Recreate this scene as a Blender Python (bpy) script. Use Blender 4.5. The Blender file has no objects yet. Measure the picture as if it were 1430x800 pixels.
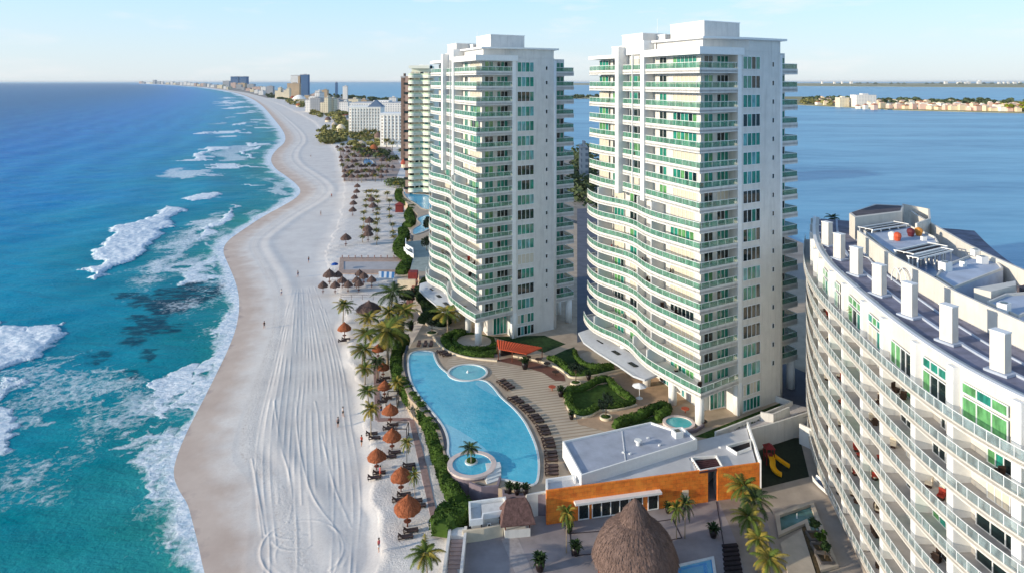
import bpy, math, random
import numpy as np
from mathutils import Vector
R = math.radians
rnd = random.Random(7)
F, H, CX, CY = 950.0, 60.0, 715.0, 114.0      # focal length in photo pixels, camera height, horizon point
SC = bpy.context.scene
COL = SC.collection

def P(px, py, z=0.0):
    """point at height z on the ground seen in the photograph at px, py"""
    D = F*(H-z)/(py-CY)
    return Vector(((px-CX)*D/F, D, z))
def PL(pts, z=0.0):
    return [P(x, y, z) for x, y in pts]
def DZ(py, D):            # height of a point seen at row py at distance D
    return H-(py-CY)*D/F

# ---------------------------------------------------------------- materials
def lin(r, g, b):
    f = lambda c: ((c/255+0.055)/1.055)**2.4 if c > 10 else c/255/12.92
    return (f(r), f(g), f(b), 1)
class N:
    """small node-tree writer"""
    def __init__(s, m):
        m.use_nodes = True
        s.t = m.node_tree; s.n = s.t.nodes; s.l = s.t.links
        s.n.clear()
    def new(s, typ, **kw):
        n = s.n.new(typ)
        for k, v in kw.items():
            if k.startswith('_'): setattr(n, k[1:], v)
            else:
                key = k.replace('__', ' ')
                n.inputs[int(key[1:]) if key[0] == 'i' and key[1:].isdigit() else key].default_value = v
        return n
    def link(s, a, b): s.l.new(a, b)
    def mix(s, fac, a, b, blend='MIX'):
        n = s.n.new('ShaderNodeMix'); n.data_type = 'RGBA'; n.blend_type = blend
        for sock, v in ((n.inputs[0], fac), (n.inputs[6], a), (n.inputs[7], b)):
            if isinstance(v, (int, float, tuple, list)): sock.default_value = v
            else: s.l.new(v, sock)
        return n.outputs[2]
    def math(s, op, a, b=0.0, c=None, clamp=False):
        n = s.n.new('ShaderNodeMath'); n.operation = op; n.use_clamp = clamp
        for i, v in enumerate((a, b, c)):
            if v is None: continue
            if isinstance(v, (int, float)): n.inputs[i].default_value = v
            else: s.l.new(v, n.inputs[i])
        return n.outputs[0]
    def noise(s, scale, detail=3, rough=0.5, vec=None, dist=0.0):
        n = s.new('ShaderNodeTexNoise', Scale=scale, Detail=detail, Roughness=rough, Distortion=dist)
        if vec: s.l.new(vec, n.inputs['Vector'])
        return n.outputs[0]
    def coords(s, kind='Object', scale=None, rot=None):
        tc = s.n.new('ShaderNodeTexCoord')
        if scale is None and rot is None: return tc.outputs[kind]
        mp = s.n.new('ShaderNodeMapping'); s.l.new(tc.outputs[kind], mp.inputs[0])
        if scale: mp.inputs['Scale'].default_value = scale
        if rot: mp.inputs['Rotation'].default_value = rot
        return mp.outputs[0]
    def pos(s, scale=None, rot=None):
        g = s.n.new('ShaderNodeNewGeometry')
        if scale is None and rot is None: return g.outputs['Position']
        mp = s.n.new('ShaderNodeMapping'); s.l.new(g.outputs['Position'], mp.inputs[0])
        if scale: mp.inputs['Scale'].default_value = scale
        if rot: mp.inputs['Rotation'].default_value = rot
        return mp.outputs[0]
    def ramp(s, fac, stops):
        n = s.n.new('ShaderNodeValToRGB'); e = n.color_ramp.elements
        while len(e) < len(stops): e.new(0.5)
        for i, (p, c) in enumerate(stops):
            e[i].position = p
            e[i].color = c if isinstance(c, tuple) else (c, c, c, 1)
        s.l.new(fac, n.inputs[0]); return n.outputs[0]
    def bsdf(s, color, rough=0.7, bump=None, bstr=0.3, bdist=0.1, **kw):
        b = s.n.new('ShaderNodeBsdfPrincipled')
        for sock, v in (('Base Color', color), ('Roughness', rough)):
            if isinstance(v, (int, float, tuple)): b.inputs[sock].default_value = v
            else: s.l.new(v, b.inputs[sock])
        for k, v in kw.items():
            k = k.replace('_', ' ')
            if isinstance(v, (int, float, tuple)): b.inputs[k].default_value = v
            else: s.l.new(v, b.inputs[k])
        if bump is not None:
            bn = s.n.new('ShaderNodeBump'); bn.inputs['Strength'].default_value = bstr
            bn.inputs['Distance'].default_value = bdist
            s.l.new(bump, bn.inputs['Height']); s.l.new(bn.outputs[0], b.inputs['Normal'])
        o = s.n.new('ShaderNodeOutputMaterial'); s.l.new(b.outputs[0], o.inputs[0])
        return b
MATS = {}
def mat(name, rgb, rough=0.75, var=0.12, scale=1.5, bstr=0.0, spec=0.3, metal=0.0, stain=0.0, isl=0.0, **kw):
    """generic procedural surface: base colour broken by two noises, optional bump and vertical stains"""
    if name in MATS: return MATS[name]
    m = bpy.data.materials.new(name); n = N(m)
    c = rgb if len(rgb) == 4 else lin(*rgb)
    v = n.noise(scale, 5, 0.6, n.pos())
    dark = tuple(x*(1-var*1.6) for x in c[:3])+(1,)
    lite = tuple(min(1, x*(1+var)) for x in c[:3])+(1,)
    col = n.mix(n.ramp(v, [(0.3, 0.0), (0.7, 1.0)]), dark, lite)
    if stain:
        s = n.noise(1.2, 4, 0.6, n.pos(scale=(1.2, 1.2, 0.12)))
        col = n.mix(n.math('MULTIPLY', n.ramp(s, [(0.5, 0.0), (0.75, 1.0)]), stain), col, tuple(x*0.55 for x in c[:3])+(1,))
    if isl:
        g = n.n.new('ShaderNodeNewGeometry')
        col = n.mix(n.math('MULTIPLY', g.outputs['Random Per Island'], isl), col, tuple(min(1, x*2.2) for x in c[:3])+(1,))
    bump = n.noise(scale*6, 4, 0.6, n.pos()) if bstr else None
    n.bsdf(col, rough, bump, bstr, 0.05, Specular_IOR_Level=spec, Metallic=metal, **kw)
    MATS[name] = m
    return m

# ---------------------------------------------------------------- mesh building
def wloc(o):
    v = Vector((0, 0, 0))
    while o is not None:
        v += Vector(o.location); o = o.parent
    return v
class MB:
    def __init__(s): s.v = []; s.f = []; s.m = []; s.k = 0
    def mi(s, k): s.k = k; return s
    def add(s, vs, fs):
        b = len(s.v); s.v.extend([tuple(v) for v in vs])
        for f in fs: s.f.append(tuple(b+i for i in f)); s.m.append(s.k)
        return s
    def quad(s, a, b, c, d): return s.add([a, b, c, d], [(0, 1, 2, 3)])
    def box(s, c, size, rz=0.0):
        cx, cy, cz = c; hx, hy, hz = size[0]/2, size[1]/2, size[2]/2
        ca, sa = math.cos(rz), math.sin(rz)
        vs = [(cx+x*ca-y*sa, cy+x*sa+y*ca, cz+z) for z in (-hz, hz) for x, y in ((-hx, -hy), (hx, -hy), (hx, hy), (-hx, hy))]
        return s.add(vs, [(3, 2, 1, 0), (4, 5, 6, 7), (0, 1, 5, 4), (1, 2, 6, 5), (2, 3, 7, 6), (3, 0, 4, 7)])
    def prism(s, poly, z0, z1, top=True, bottom=True):
        n = len(poly)
        a = sum(poly[i][0]*poly[(i+1) % n][1]-poly[(i+1) % n][0]*poly[i][1] for i in range(n))
        if a < 0: poly = poly[::-1]
        zt = z1 if hasattr(z1, '__len__') else [z1]*n
        zb = z0 if hasattr(z0, '__len__') else [z0]*n
        if a < 0 and hasattr(z1, '__len__'): zt = zt[::-1]
        if a < 0 and hasattr(z0, '__len__'): zb = zb[::-1]
        vs = [(p[0], p[1], zb[i]) for i, p in enumerate(poly)]+[(p[0], p[1], zt[i]) for i, p in enumerate(poly)]
        fs = [(i, (i+1) % n, n+(i+1) % n, n+i) for i in range(n)]
        if top: fs.append(tuple(range(n, 2*n)))
        if bottom: fs.append(tuple(range(n-1, -1, -1)))
        return s.add(vs, fs)
    def ribbon(s, path, z0, z1, th, closed=False):
        """vertical band of thickness th along a 2D path (th to the left of travel)"""
        off = offset(path, th, closed); n = len(path)
        z0 = z0 if hasattr(z0, '__len__') else [z0]*n
        z1 = z1 if hasattr(z1, '__len__') else [z1]*n
        vs = []
        for i in range(n):
            a, b = path[i], off[i]
            vs += [(a[0], a[1], z0[i]), (b[0], b[1], z0[i]), (b[0], b[1], z1[i]), (a[0], a[1], z1[i])]
        fs = []
        for i in range(n if closed else n-1):
            j = (i+1) % n; p, q = 4*i, 4*j
            fs += [(p, q, q+3, p+3), (p+1, p+2, q+2, q+1), (p+3, q+3, q+2, p+2), (p, p+1, q+1, q)]
        if not closed: fs += [(0, 3, 2, 1), (4*n-4, 4*n-3, 4*n-2, 4*n-1)]
        return s.add(vs, fs)
    def tube(s, path, r, n=8, cap=True):
        path = [Vector(p) for p in path]
        rs = r if hasattr(r, '__len__') else [r]*len(path)
        vs = []
        for i, p in enumerate(path):
            t = (path[min(i+1, len(path)-1)]-path[max(i-1, 0)]).normalized()
            up = Vector((0, 0, 1)) if abs(t.z) < 0.95 else Vector((1, 0, 0))
            a = t.cross(up).normalized(); b = t.cross(a).normalized()
            for k in range(n):
                th = 2*math.pi*k/n
                vs.append(p+a*rs[i]*math.cos(th)+b*rs[i]*math.sin(th))
        fs = [(i*n+k, i*n+(k+1) % n, (i+1)*n+(k+1) % n, (i+1)*n+k) for i in range(len(path)-1) for k in range(n)]
        if cap: fs += [tuple(range(n-1, -1, -1)), tuple(range((len(path)-1)*n, len(path)*n))]
        return s.add(vs, fs)
    def lathe(s, c, prof, n=20, sx=1.0, sy=1.0, jit=0.0):
        vs = []
        for r, z in prof:
            for k in range(n):
                th = 2*math.pi*k/n; j = 1+(rnd.uniform(-jit, jit) if jit else 0)
                vs.append((c[0]+r*j*sx*math.cos(th), c[1]+r*j*sy*math.sin(th), c[2]+z))
        m = len(prof)
        fs = [(i*n+k, i*n+(k+1) % n, (i+1)*n+(k+1) % n, (i+1)*n+k) for i in range(m-1) for k in range(n)]
        fs += [tuple(range(n-1, -1, -1)), tuple(range((m-1)*n, m*n))]
        return s.add(vs, fs)
    def build(s, name, mats, parent=None, smooth=False, local=False, **tags):
        me = bpy.data.meshes.new(name)
        o0 = Vector((0, 0, 0)) if (local or parent is None) else wloc(parent)
        me.from_pydata([(v[0]-o0.x, v[1]-o0.y, v[2]-o0.z) for v in s.v], [], s.f)
        mats = mats if isinstance(mats, (list, tuple)) else [mats]
        for m in mats: me.materials.append(m)
        if len(mats) > 1: me.polygons.foreach_set('material_index', s.m)
        if smooth: me.polygons.foreach_set('use_smooth', [True]*len(me.polygons))
        me.update()
        o = bpy.data.objects.new(name, me); COL.objects.link(o)
        if parent is not None: o.parent = parent
        for k, v in tags.items(): o[k] = v
        return o
def offset(path, d, closed=False):
    n = len(path); out = []
    for i in range(n):
        a = path[(i-1) % n] if (closed or i > 0) else None
        b = path[i]; c = path[(i+1) % n] if (closed or i < n-1) else None
        def nrm(p, q):
            dx, dy = q[0]-p[0], q[1]-p[1]; L = math.hypot(dx, dy) or 1; return (-dy/L, dx/L)
        if a is None: nx, ny = nrm(b, c); k = 1
        elif c is None: nx, ny = nrm(a, b); k = 1
        else:
            n1, n2 = nrm(a, b), nrm(b, c); nx, ny = n1[0]+n2[0], n1[1]+n2[1]
            L = math.hypot(nx, ny) or 1; nx /= L; ny /= L
            k = 1/max(0.5, nx*n1[0]+ny*n1[1])
        out.append((b[0]+nx*d*k, b[1]+ny*d*k))
    return out
def chaikin(pts, it=2, closed=False):
    pts = [tuple(p) for p in pts]
    for _ in range(it):
        q = []; n = len(pts)
        if not closed: q.append(pts[0])
        for i in range(n if closed else n-1):
            a, b = pts[i], pts[(i+1) % n]
            q.append(tuple(a[k]*.75+b[k]*.25 for k in range(len(a))))
            q.append(tuple(a[k]*.25+b[k]*.75 for k in range(len(a))))
        if not closed: q.append(pts[-1])
        pts = q
    return pts
def resample(path, step):
    out = [tuple(path[0][:2])]; acc = 0.0
    for a, b in zip(path[:-1], path[1:]):
        L = math.hypot(b[0]-a[0], b[1]-a[1]); t = step-acc
        while t <= L:
            out.append((a[0]+(b[0]-a[0])*t/L, a[1]+(b[1]-a[1])*t/L)); t += step
        acc = L-(t-step)
    out.append(tuple(path[-1][:2])); return out
def thing(name, label, cat, loc=(0, 0, 0), rz=0.0, group=None):
    o = bpy.data.objects.new(name, None); COL.objects.link(o)
    o.location = loc; o.rotation_euler = (0, 0, rz); o['label'] = label; o['category'] = cat
    if group: o['group'] = group
    o.empty_display_size = 0.3
    return o
def tag(o, label, cat, group=None):
    o['label'] = label; o['category'] = cat
    if group: o['group'] = group
    return o
def dup(o, loc=None, rz=None, label=None, group=None, scale=None, parent=None):
    c = o.copy(); COL.objects.link(c)
    if parent is not None: c.parent = parent
    if loc is not None: c.location = loc
    if rz is not None: c.rotation_euler = (0, 0, rz)
    if scale is not None: c.scale = (scale,)*3 if isinstance(scale, (int, float)) else scale
    if label: c['label'] = label
    if group: c['group'] = group
    for ch in list(o.children): dup(ch, parent=c)
    return c
class Kind:
    """first placement uses the prototype itself, later ones copy it and its parts"""
    def __init__(s, proto): s.p = proto; s.used = False
    def put(s, loc, rz, label, group=None, scale=1.0):
        if not s.used:
            s.used = True; o = s.p
            o.location = loc; o.rotation_euler = (0, 0, rz); o.scale = (scale,)*3 if isinstance(scale, (int, float)) else scale
            o['label'] = label
            if group: o['group'] = group
            return o
        return dup(s.p, loc, rz, label, group, scale)
ORD = ['', 'first', 'second', 'third', 'fourth', 'fifth', 'sixth', 'seventh', 'eighth', 'ninth', 'tenth', 'eleventh', 'twelfth', 'thirteenth', 'fourteenth', 'fifteenth', 'sixteenth', 'seventeenth', 'eighteenth', 'nineteenth', 'twentieth']
TENS = {20: 'twenty', 30: 'thirty', 40: 'forty', 50: 'fifty', 60: 'sixty', 70: 'seventy', 80: 'eighty', 90: 'ninety'}
def nth(i):
    if i <= 20: return ORD[i]
    t, u = i//10*10, i % 10
    return TENS[t][:-1]+'ieth' if u == 0 else TENS[t]+'-'+ORD[u]

# geometry fields
def seg_dist(X, Y, path, closed=False):
    D = np.full(X.shape, 1e9)
    n = len(path)
    for i in range(n if closed else n-1):
        ax, ay = path[i][0], path[i][1]; bx, by = path[(i+1) % n][0], path[(i+1) % n][1]
        dx, dy = bx-ax, by-ay; L2 = dx*dx+dy*dy or 1e-9
        t = np.clip(((X-ax)*dx+(Y-ay)*dy)/L2, 0, 1)
        D = np.minimum(D, np.hypot(X-ax-t*dx, Y-ay-t*dy))
    return D
def fbm(X, Y, scale, seed, octs=4):
    """smooth pseudo noise about -1..1 from sums of sines"""
    r = np.random.RandomState(seed); out = np.zeros(X.shape); amp = 1.0; k = 2*math.pi/scale
    for _ in range(octs):
        for _ in range(5):
            a = r.uniform(0, 2*math.pi); f = k*r.uniform(.7, 1.4); p = r.uniform(0, 6.28)
            out += amp*.4*np.sin(f*(X*math.cos(a)+Y*math.sin(a))+p+1.3*np.sin(f*.37*(X*math.sin(a)-Y*math.cos(a))+p*2))
        amp *= .55; k *= 2.1
    return out
def inside(X, Y, poly):
    c = np.zeros(X.shape, bool); n = len(poly)
    for i in range(n):
        x1, y1 = poly[i][0], poly[i][1]; x2, y2 = poly[(i+1) % n][0], poly[(i+1) % n][1]
        if y1 == y2: continue
        k = ((y1 > Y) != (y2 > Y)) & (X < (x2-x1)*(Y-y1)/(y2-y1)+x1)
        c ^= k
    return c
def sstep(a, b, x):
    t = np.clip((x-a)/(b-a), 0, 1); return t*t*(3-2*t)
def grid_obj(name, X, Y, Z, attrs, material, kind='structure'):
    r, c = X.shape
    co = np.stack([X, Y, Z], -1).reshape(-1, 3).astype(np.float32)
    i = np.arange(r*c).reshape(r, c)
    q = np.stack([i[:-1, :-1], i[:-1, 1:], i[1:, 1:], i[1:, :-1]], -1).reshape(-1, 4)
    me = bpy.data.meshes.new(name)
    me.vertices.add(r*c); me.vertices.foreach_set('co', co.ravel())
    me.loops.add(q.size); me.loops.foreach_set('vertex_index', q.ravel().astype(np.int32))
    me.polygons.add(len(q)); me.polygons.foreach_set('loop_start', (np.arange(len(q))*4).astype(np.int32))
    me.polygons.foreach_set('loop_total', np.full(len(q), 4, np.int32))
    me.polygons.foreach_set('use_smooth', np.ones(len(q), bool))
    me.update(calc_edges=True)
    for k, a in attrs.items():
        at = me.attributes.new(k, 'FLOAT', 'POINT'); at.data.foreach_set('value', a.reshape(-1).astype(np.float32))
    me.materials.append(material)
    if me.polygons[0].normal.z < 0: me.flip_normals()
    o = bpy.data.objects.new(name, me); COL.objects.link(o); o['kind'] = kind
    return o
def attr(n, name):
    a = n.n.new('ShaderNodeAttribute'); a.attribute_name = name; return a.outputs['Fac']
# ================================================================ camera, sun, sky
cam = bpy.data.cameras.new('camera'); camo = bpy.data.objects.new('camera', cam); COL.objects.link(camo)
camo.location = (0, 0, H); camo.rotation_euler = (R(90), 0, 0)
cam.sensor_width = 36; cam.lens = 36*F/1430
cam.shift_y = -(400-CY)/1430
cam.clip_start = 1; cam.clip_end = 80000
SC.camera = camo
SUN_EL, SUN_AZ = 13.0, (-0.94, -0.33)            # sun low over the sea on the left, a little behind the camera
sd = Vector((SUN_AZ[0], SUN_AZ[1], 0)).normalized()*math.cos(R(SUN_EL)); sd.z = math.sin(R(SUN_EL))
sl = bpy.data.lights.new('sun', 'SUN'); sl.energy = 2.75; sl.angle = R(0.6); sl.color = (1.0, 0.87, 0.68)
so = bpy.data.objects.new('sun', sl); COL.objects.link(so); so.rotation_euler = sd.to_track_quat('Z', 'Y').to_euler()
so.location = (-300, 100, 200)
w = bpy.data.worlds.new('World'); SC.world = w; w.use_nodes = True
nt = w.node_tree; nt.nodes.clear()
class WN(N):
    def __init__(s, tree): s.t = tree; s.n = tree.nodes; s.l = tree.links
n = WN(nt)
sky = nt.nodes.new('ShaderNodeTexSky'); sky.sky_type = 'NISHITA'; sky.sun_disc = False
sky.sun_elevation = R(SUN_EL); sky.sun_rotation = math.atan2(sd.x, sd.y)
sky.air_density = 1.0; sky.dust_density = 0.6; sky.ozone_density = 2.5
tc = nt.nodes.new('ShaderNodeTexCoord')
sx = nt.nodes.new('ShaderNodeSeparateXYZ'); nt.links.new(tc.outputs['Generated'], sx.inputs[0])
mp = nt.nodes.new('ShaderNodeMapping'); mp.inputs['Scale'].default_value = (5, 5, 26); nt.links.new(tc.outputs['Generated'], mp.inputs[0])
c1 = n.noise(1.0, 6, 0.6, mp.outputs[0])
cl = n.ramp(c1, [(0.52, 0.0), (0.72, 1.0)])
band = n.ramp(sx.outputs[2], [(0.0, 0.55), (0.05, 0.35), (0.14, 0.75), (0.5, 0.25)])
hz = n.ramp(sx.outputs[2], [(0.0, 0.9), (0.14, 0.8), (0.5, 0.0)])        # pale sea air low in the sky
tint = n.mix(n.ramp(sx.outputs[2], [(0.0, 0.0), (0.12, 1.0)]), (2.75, 3.05, 3.25, 1), (2.0, 3.0, 3.8, 1))
s1 = n.mix(hz, sky.outputs[0], tint)
s2 = n.mix(n.math('MULTIPLY', n.math('MULTIPLY', cl, band), 0.95), s1, (3.7, 3.5, 3.5, 1))
bg = nt.nodes.new('ShaderNodeBackground'); bg.inputs[1].default_value = 0.15
nt.links.new(s2, bg.inputs[0])
wo = nt.nodes.new('ShaderNodeOutputWorld'); nt.links.new(bg.outputs[0], wo.inputs[0])
SC.view_settings.view_transform = 'Standard'; SC.view_settings.look = 'None'
SC.view_settings.gamma = 1; SC.view_settings.use_curve_mapping = False
SC.view_settings.exposure = 0.92
SC.render.engine = 'CYCLES'
SC.cycles.volume_bounces = 0; SC.cycles.transparent_max_bounces = 12; SC.cycles.max_bounces = 8

# ================================================================ coast line and land mass
ZW, ZB = -1.0, -0.5                               # water level, groomed beach level
coast_px = [(330, 900), (300, 840), (285, 800), (277, 760), (268, 725), (262, 702), (250, 685), (241, 662), (247, 635), (262, 600), (283, 560), (303, 520),
            (320, 485), (331, 455), (335, 425), (331, 398), (320, 372), (310, 350), (318, 336), (338, 322), (368, 302), (395, 288),
            (415, 276), (421, 267), (414, 257), (398, 245), (383, 235), (377, 222), (386, 209), (398, 200), (399, 190), (392, 178), (382, 166),
            (373, 155), (364, 146), (350, 137), (332, 130.5), (310, 126), (285, 122.3), (255, 119.9), (225, 118.4), (190, 117.3)]
coast = chaikin([tuple(P(x, y, ZW)[:2]) for x, y in coast_px], 2)
lag_px = [(212, 117.2), (270, 118.2), (330, 121.5), (380, 126), (430, 131.5), (500, 138), (560, 150), (640, 172), (720, 195), (800, 216), (900, 250), (1000, 290),
          (1125, 345), (1230, 420), (1400, 520), (1750, 700), (1900, 900)]
lagoon_shore = [tuple(P(x, y, ZW)[:2]) for x, y in lag_px]
land_poly = [(-40, 20)]+coast+lagoon_shore+[(180, 20)]
scarp_px = [(505, 860), (520, 800), (516, 760), (520, 720), (516, 680), (512, 640), (508, 600), (500, 560), (492, 530), (484, 500), (478, 465),
            (476, 430), (468, 405), (452, 385), (452, 350), (466, 320), (476, 290), (480, 262), (474, 240), (470, 215), (455, 190), (440, 172), (420, 160), (395, 148), (365, 137)]
scarp = [tuple(P(x, y, -0.3)[:2]) for x, y in scarp_px]
scarp_poly = scarp+[(4000, 3000), (400, 20), scarp[0]]

# ---- materials of the setting
def m_sea():
    m = bpy.data.materials.new('sea water'); n = N(m)
    dist, foam, weed = attr(n, 'offshore'), attr(n, 'foam'), attr(n, 'weed')
    big = n.noise(0.018, 4, 0.55, n.pos())
    dd = n.math('ADD', dist, n.math('MULTIPLY', n.math('SUBTRACT', big, 0.5), 0.22))
    base = n.ramp(dd, [(0.0, lin(50, 146, 138)), (0.05, lin(4, 124, 134)), (0.15, lin(0, 140, 174)), (0.28, lin(0, 132, 192)), (0.45, lin(0, 114, 192)), (0.75, lin(0, 94, 162)), (1.0, lin(0, 82, 146))])
    streak = n.noise(0.06, 6, 0.68, n.pos(scale=(0.5, 1.5, 1), rot=(0, 0, R(18))))
    base = n.mix(n.ramp(streak, [(0.38, 0.0), (0.66, 0.6)]), base, n.mix(0.55, base, lin(60, 170, 190)))
    base = n.mix(n.ramp(n.noise(0.03, 5, 0.6, n.pos(scale=(0.7, 1.4, 1))), [(0.5, 0.0), (0.72, 0.55)]), base, n.mix(0.4, base, lin(2, 66, 118)))
    wn = n.noise(0.35, 5, 0.7, n.pos(scale=(0.6, 1.6, 1)))
    wm = n.math('MULTIPLY', weed, n.ramp(wn, [(0.34, 0.0), (0.5, 1.0)]))
    base = n.mix(n.math('MULTIPLY', wm, 0.85), base, lin(18, 48, 72))
    # foam: lace from warped noise, filled in where the field is strong
    f1 = n.noise(0.9, 8, 0.72, n.pos(scale=(1, 1, 1)), 0.6)
    vo = n.new('ShaderNodeTexVoronoi', Scale=0.55, _feature='DISTANCE_TO_EDGE')
    wv = n.n.new('ShaderNodeVectorMath'); wv.operation = 'ADD'
    nz = n.new('ShaderNodeTexNoise', Scale=0.5, Detail=4.0); n.link(n.pos(), nz.inputs[0])
    sc = n.n.new('ShaderNodeVectorMath'); sc.operation = 'SCALE'; sc.inputs[3].default_value = 3.0
    n.link(nz.outputs['Color'], sc.inputs[0]); n.link(n.pos(), wv.inputs[0]); n.link(sc.outputs[0], wv.inputs[1]); n.link(wv.outputs[0], vo.inputs['Vector'])
    lace = n.math('SUBTRACT', 1.0, n.math('MULTIPLY', vo.outputs[0], 1.6, clamp=True))
    fld = n.math('ADD', n.math('MULTIPLY', f1, 0.75), n.math('MULTIPLY', lace, 0.25))
    t = n.math('SUBTRACT', n.math('ADD', fld, foam), 1.0)
    mask = n.ramp(n.math('ADD', t, 0.5), [(0.40, 0.0), (0.56, 0.55), (0.80, 1.0)])
    sparkle = n.ramp(n.noise(0.25, 8, 0.75, n.pos(scale=(0.5, 1.8, 1))), [(0.68, 0.0), (0.8, 0.3)])  # sparkle painted into the sea colour as pale flecks
    mask2 = n.math('MAXIMUM', mask, sparkle)
    col = n.mix(mask2, base, n.mix(n.ramp(n.noise(0.8, 7, 0.75, n.pos()), [(0.35, 0.0), (0.62, 1.0)]), lin(176, 200, 216), lin(244, 246, 248)))
    h = n.math('ADD', n.math('MULTIPLY', n.noise(0.12, 5, 0.6, n.pos(scale=(0.7, 1.6, 1))), 1.4),
               n.math('ADD', n.math('MULTIPLY', n.noise(1.1, 5, 0.65, n.pos()), 0.25), n.math('MULTIPLY', mask, 0.35)))
    n.bsdf(col, n.math('ADD', 0.28, n.math('MULTIPLY', mask, 0.5)), h, 0.75, 0.9, Specular_IOR_Level=0.02, IOR=1.2)
    return m
def m_lagoon():
    m = bpy.data.materials.new('lagoon water'); n = N(m)
    a = n.noise(0.010, 6, 0.6, n.pos(scale=(0.35, 1.3, 1), rot=(0, 0, R(-8))))
    b = n.noise(0.07, 8, 0.72, n.pos(scale=(0.4, 1.8, 1)))
    col = n.mix(n.ramp(a, [(0.35, 0.0), (0.66, 1.0)]), lin(48, 120, 164), lin(112, 176, 206))
    col = n.mix(n.ramp(b, [(0.42, 0.0), (0.68, 0.6)]), col, lin(128, 184, 212))
    h = n.math('ADD', n.math('MULTIPLY', b, 1.0), n.math('MULTIPLY', n.noise(0.9, 4, 0.6, n.pos()), 0.3))
    n.bsdf(col, 0.35, h, 0.6, 0.6, Specular_IOR_Level=0.12)
    return m
def m_sand():
    m = bpy.data.materials.new('beach sand'); n = N(m)
    wet, track, rut = attr(n, 'wet'), attr(n, 'track'), attr(n, 'rough')
    a = n.noise(0.12, 6, 0.65, n.pos()); b = n.noise(3.0, 4, 0.7, n.pos())
    dry = n.mix(n.ramp(a, [(0.3, 0.0), (0.7, 1.0)]), lin(210, 203, 197), lin(230, 224, 217))
    dry = n.mix(n.ramp(b, [(0.45, 0.0), (0.8, 0.4)]), dry, lin(176, 166, 158))
    wn = n.math('ADD', wet, n.math('MULTIPLY', n.math('SUBTRACT', n.noise(0.25, 5, 0.6, n.pos()), 0.5), 0.9))
    damp = n.mix(n.ramp(a, [(0.35, 0.0), (0.65, 1.0)]), lin(190, 171, 158), lin(204, 187, 174))
    col = n.mix(n.ramp(wn, [(0.02, 0.0), (0.6, 1.0)]), dry, damp)
    col = n.mix(n.ramp(wn, [(0.85, 0.0), (1.15, 1.0)]), col, lin(170, 153, 146))
    # weed line of the last tide
    ln = n.math('MULTIPLY', attr(n, 'tide'), n.ramp(n.noise(2.2, 5, 0.8, n.pos()), [(0.5, 0.0), (0.62, 1.0)]))
    col = n.mix(n.math('MULTIPLY', ln, 0.4), col, lin(150, 128, 110))
    h = n.math('ADD', n.math('MULTIPLY', track, 0.22), n.math('MULTIPLY', n.noise(2.4, 5, 0.7, n.pos()), n.math('ADD', 0.12, n.math('MULTIPLY', rut, 1.5))))
    n.bsdf(col, 0.85, h, 0.55, 0.25, Specular_IOR_Level=0.15)
    return m
SEA, LAGOON, SAND = m_sea(), m_lagoon(), m_sand()

# ---- sea sheet: rows packed the way distance packs them, columns from far offshore to under the beach
def coast_x(D):                                  # x of the water line at distance D (outermost)
    ys = np.array([c[1] for c in coast]); xs = np.array([c[0] for c in coast])
    o = np.argsort(ys); return np.interp(D, ys[o], xs[o])
rows = np.concatenate([[117.0, 117.25, 117.6], np.arange(118, 160, 0.7), np.arange(160, 900, 1.25)])
Drow = F*(H-ZW)/(rows-CY)
cols = np.concatenate([np.linspace(-900, 0, 60, endpoint=False), np.linspace(0, 1, 300)])
PX = np.where(cols[None, :] < 0, cols[None, :], 0)
cpx = CX+coast_x(Drow)*F/Drow
SX = np.where(cols[None, :] < 0, (cols[None, :]-CX)*Drow[:, None]/F, ((-2*(1-cols[None, :])+(cpx[:, None]+14+600/(rows[:, None]-100))*cols[None, :])-CX)*Drow[:, None]/F)
SY = np.broadcast_to(Drow[:, None], SX.shape).copy()
dcoast = seg_dist(SX, SY, coast)
inl = inside(SX, SY, land_poly)
off = np.where(inl, -dcoast, dcoast)
offn = np.clip(off/620.0, 0, 1)
offn = np.clip(np.power(np.clip(off, 0, None)/620.0, 0.8), 0, 1)
foam = np.zeros(SX.shape); weed = np.zeros(SX.shape); lift = np.zeros(SX.shape)
def patch(arr, pts, val, wpx=7, mode='foam', flat=0.0):
    global lift
    poly = [tuple(P(x, y, ZW)[:2]) for x, y in pts]
    D = np.mean([p[1] for p in poly]); wdt = wpx*D/F
    x0, x1 = min(p[0] for p in poly)-3*wdt, max(p[0] for p in poly)+3*wdt
    y0, y1 = min(p[1] for p in poly)-3*wdt, max(p[1] for p in poly)+3*wdt
    k = (SX > x0) & (SX < x1) & (SY > y0) & (SY < y1)
    X, Y = SX[k], SY[k]
    sc_ = D/110.0; amp = wdt*.9+.8*sc_
    X = X+fbm(X, Y, 26*sc_, 5)*amp*.8+fbm(X, Y, 7*sc_, 6)*amp*.3; Y = Y+fbm(X, Y, 26*sc_, 7)*amp*1.6+fbm(X, Y, 7*sc_, 8)*amp*.6
    s = seg_dist(X, Y, poly, True)*np.where(inside(X, Y, poly), 1, -1)
    s = s+fbm(X, Y, 12*sc_, 9)*wdt*.45
    v = val*sstep(-wdt*1.8, wdt*.4, s) if arr is weed else val*sstep(-wdt*1.1, wdt*(1.3 if val > .7 else 2.4), s)
    arr[k] = np.maximum(arr[k], v)
patch(foam, [(103, 357), (118, 345), (140, 334), (170, 322), (205, 304), (222, 294), (240, 289), (243, 298), (229, 322), (207, 345), (182, 368), (166, 383), (150, 386), (125, 372)], 0.98, 5)
patch(foam, [(-200, 430), (0, 449), (30, 448), (60, 453), (104, 450), (103, 460), (78, 483), (48, 496), (25, 503), (0, 520), (-200, 540)], 0.95, 6)
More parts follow.
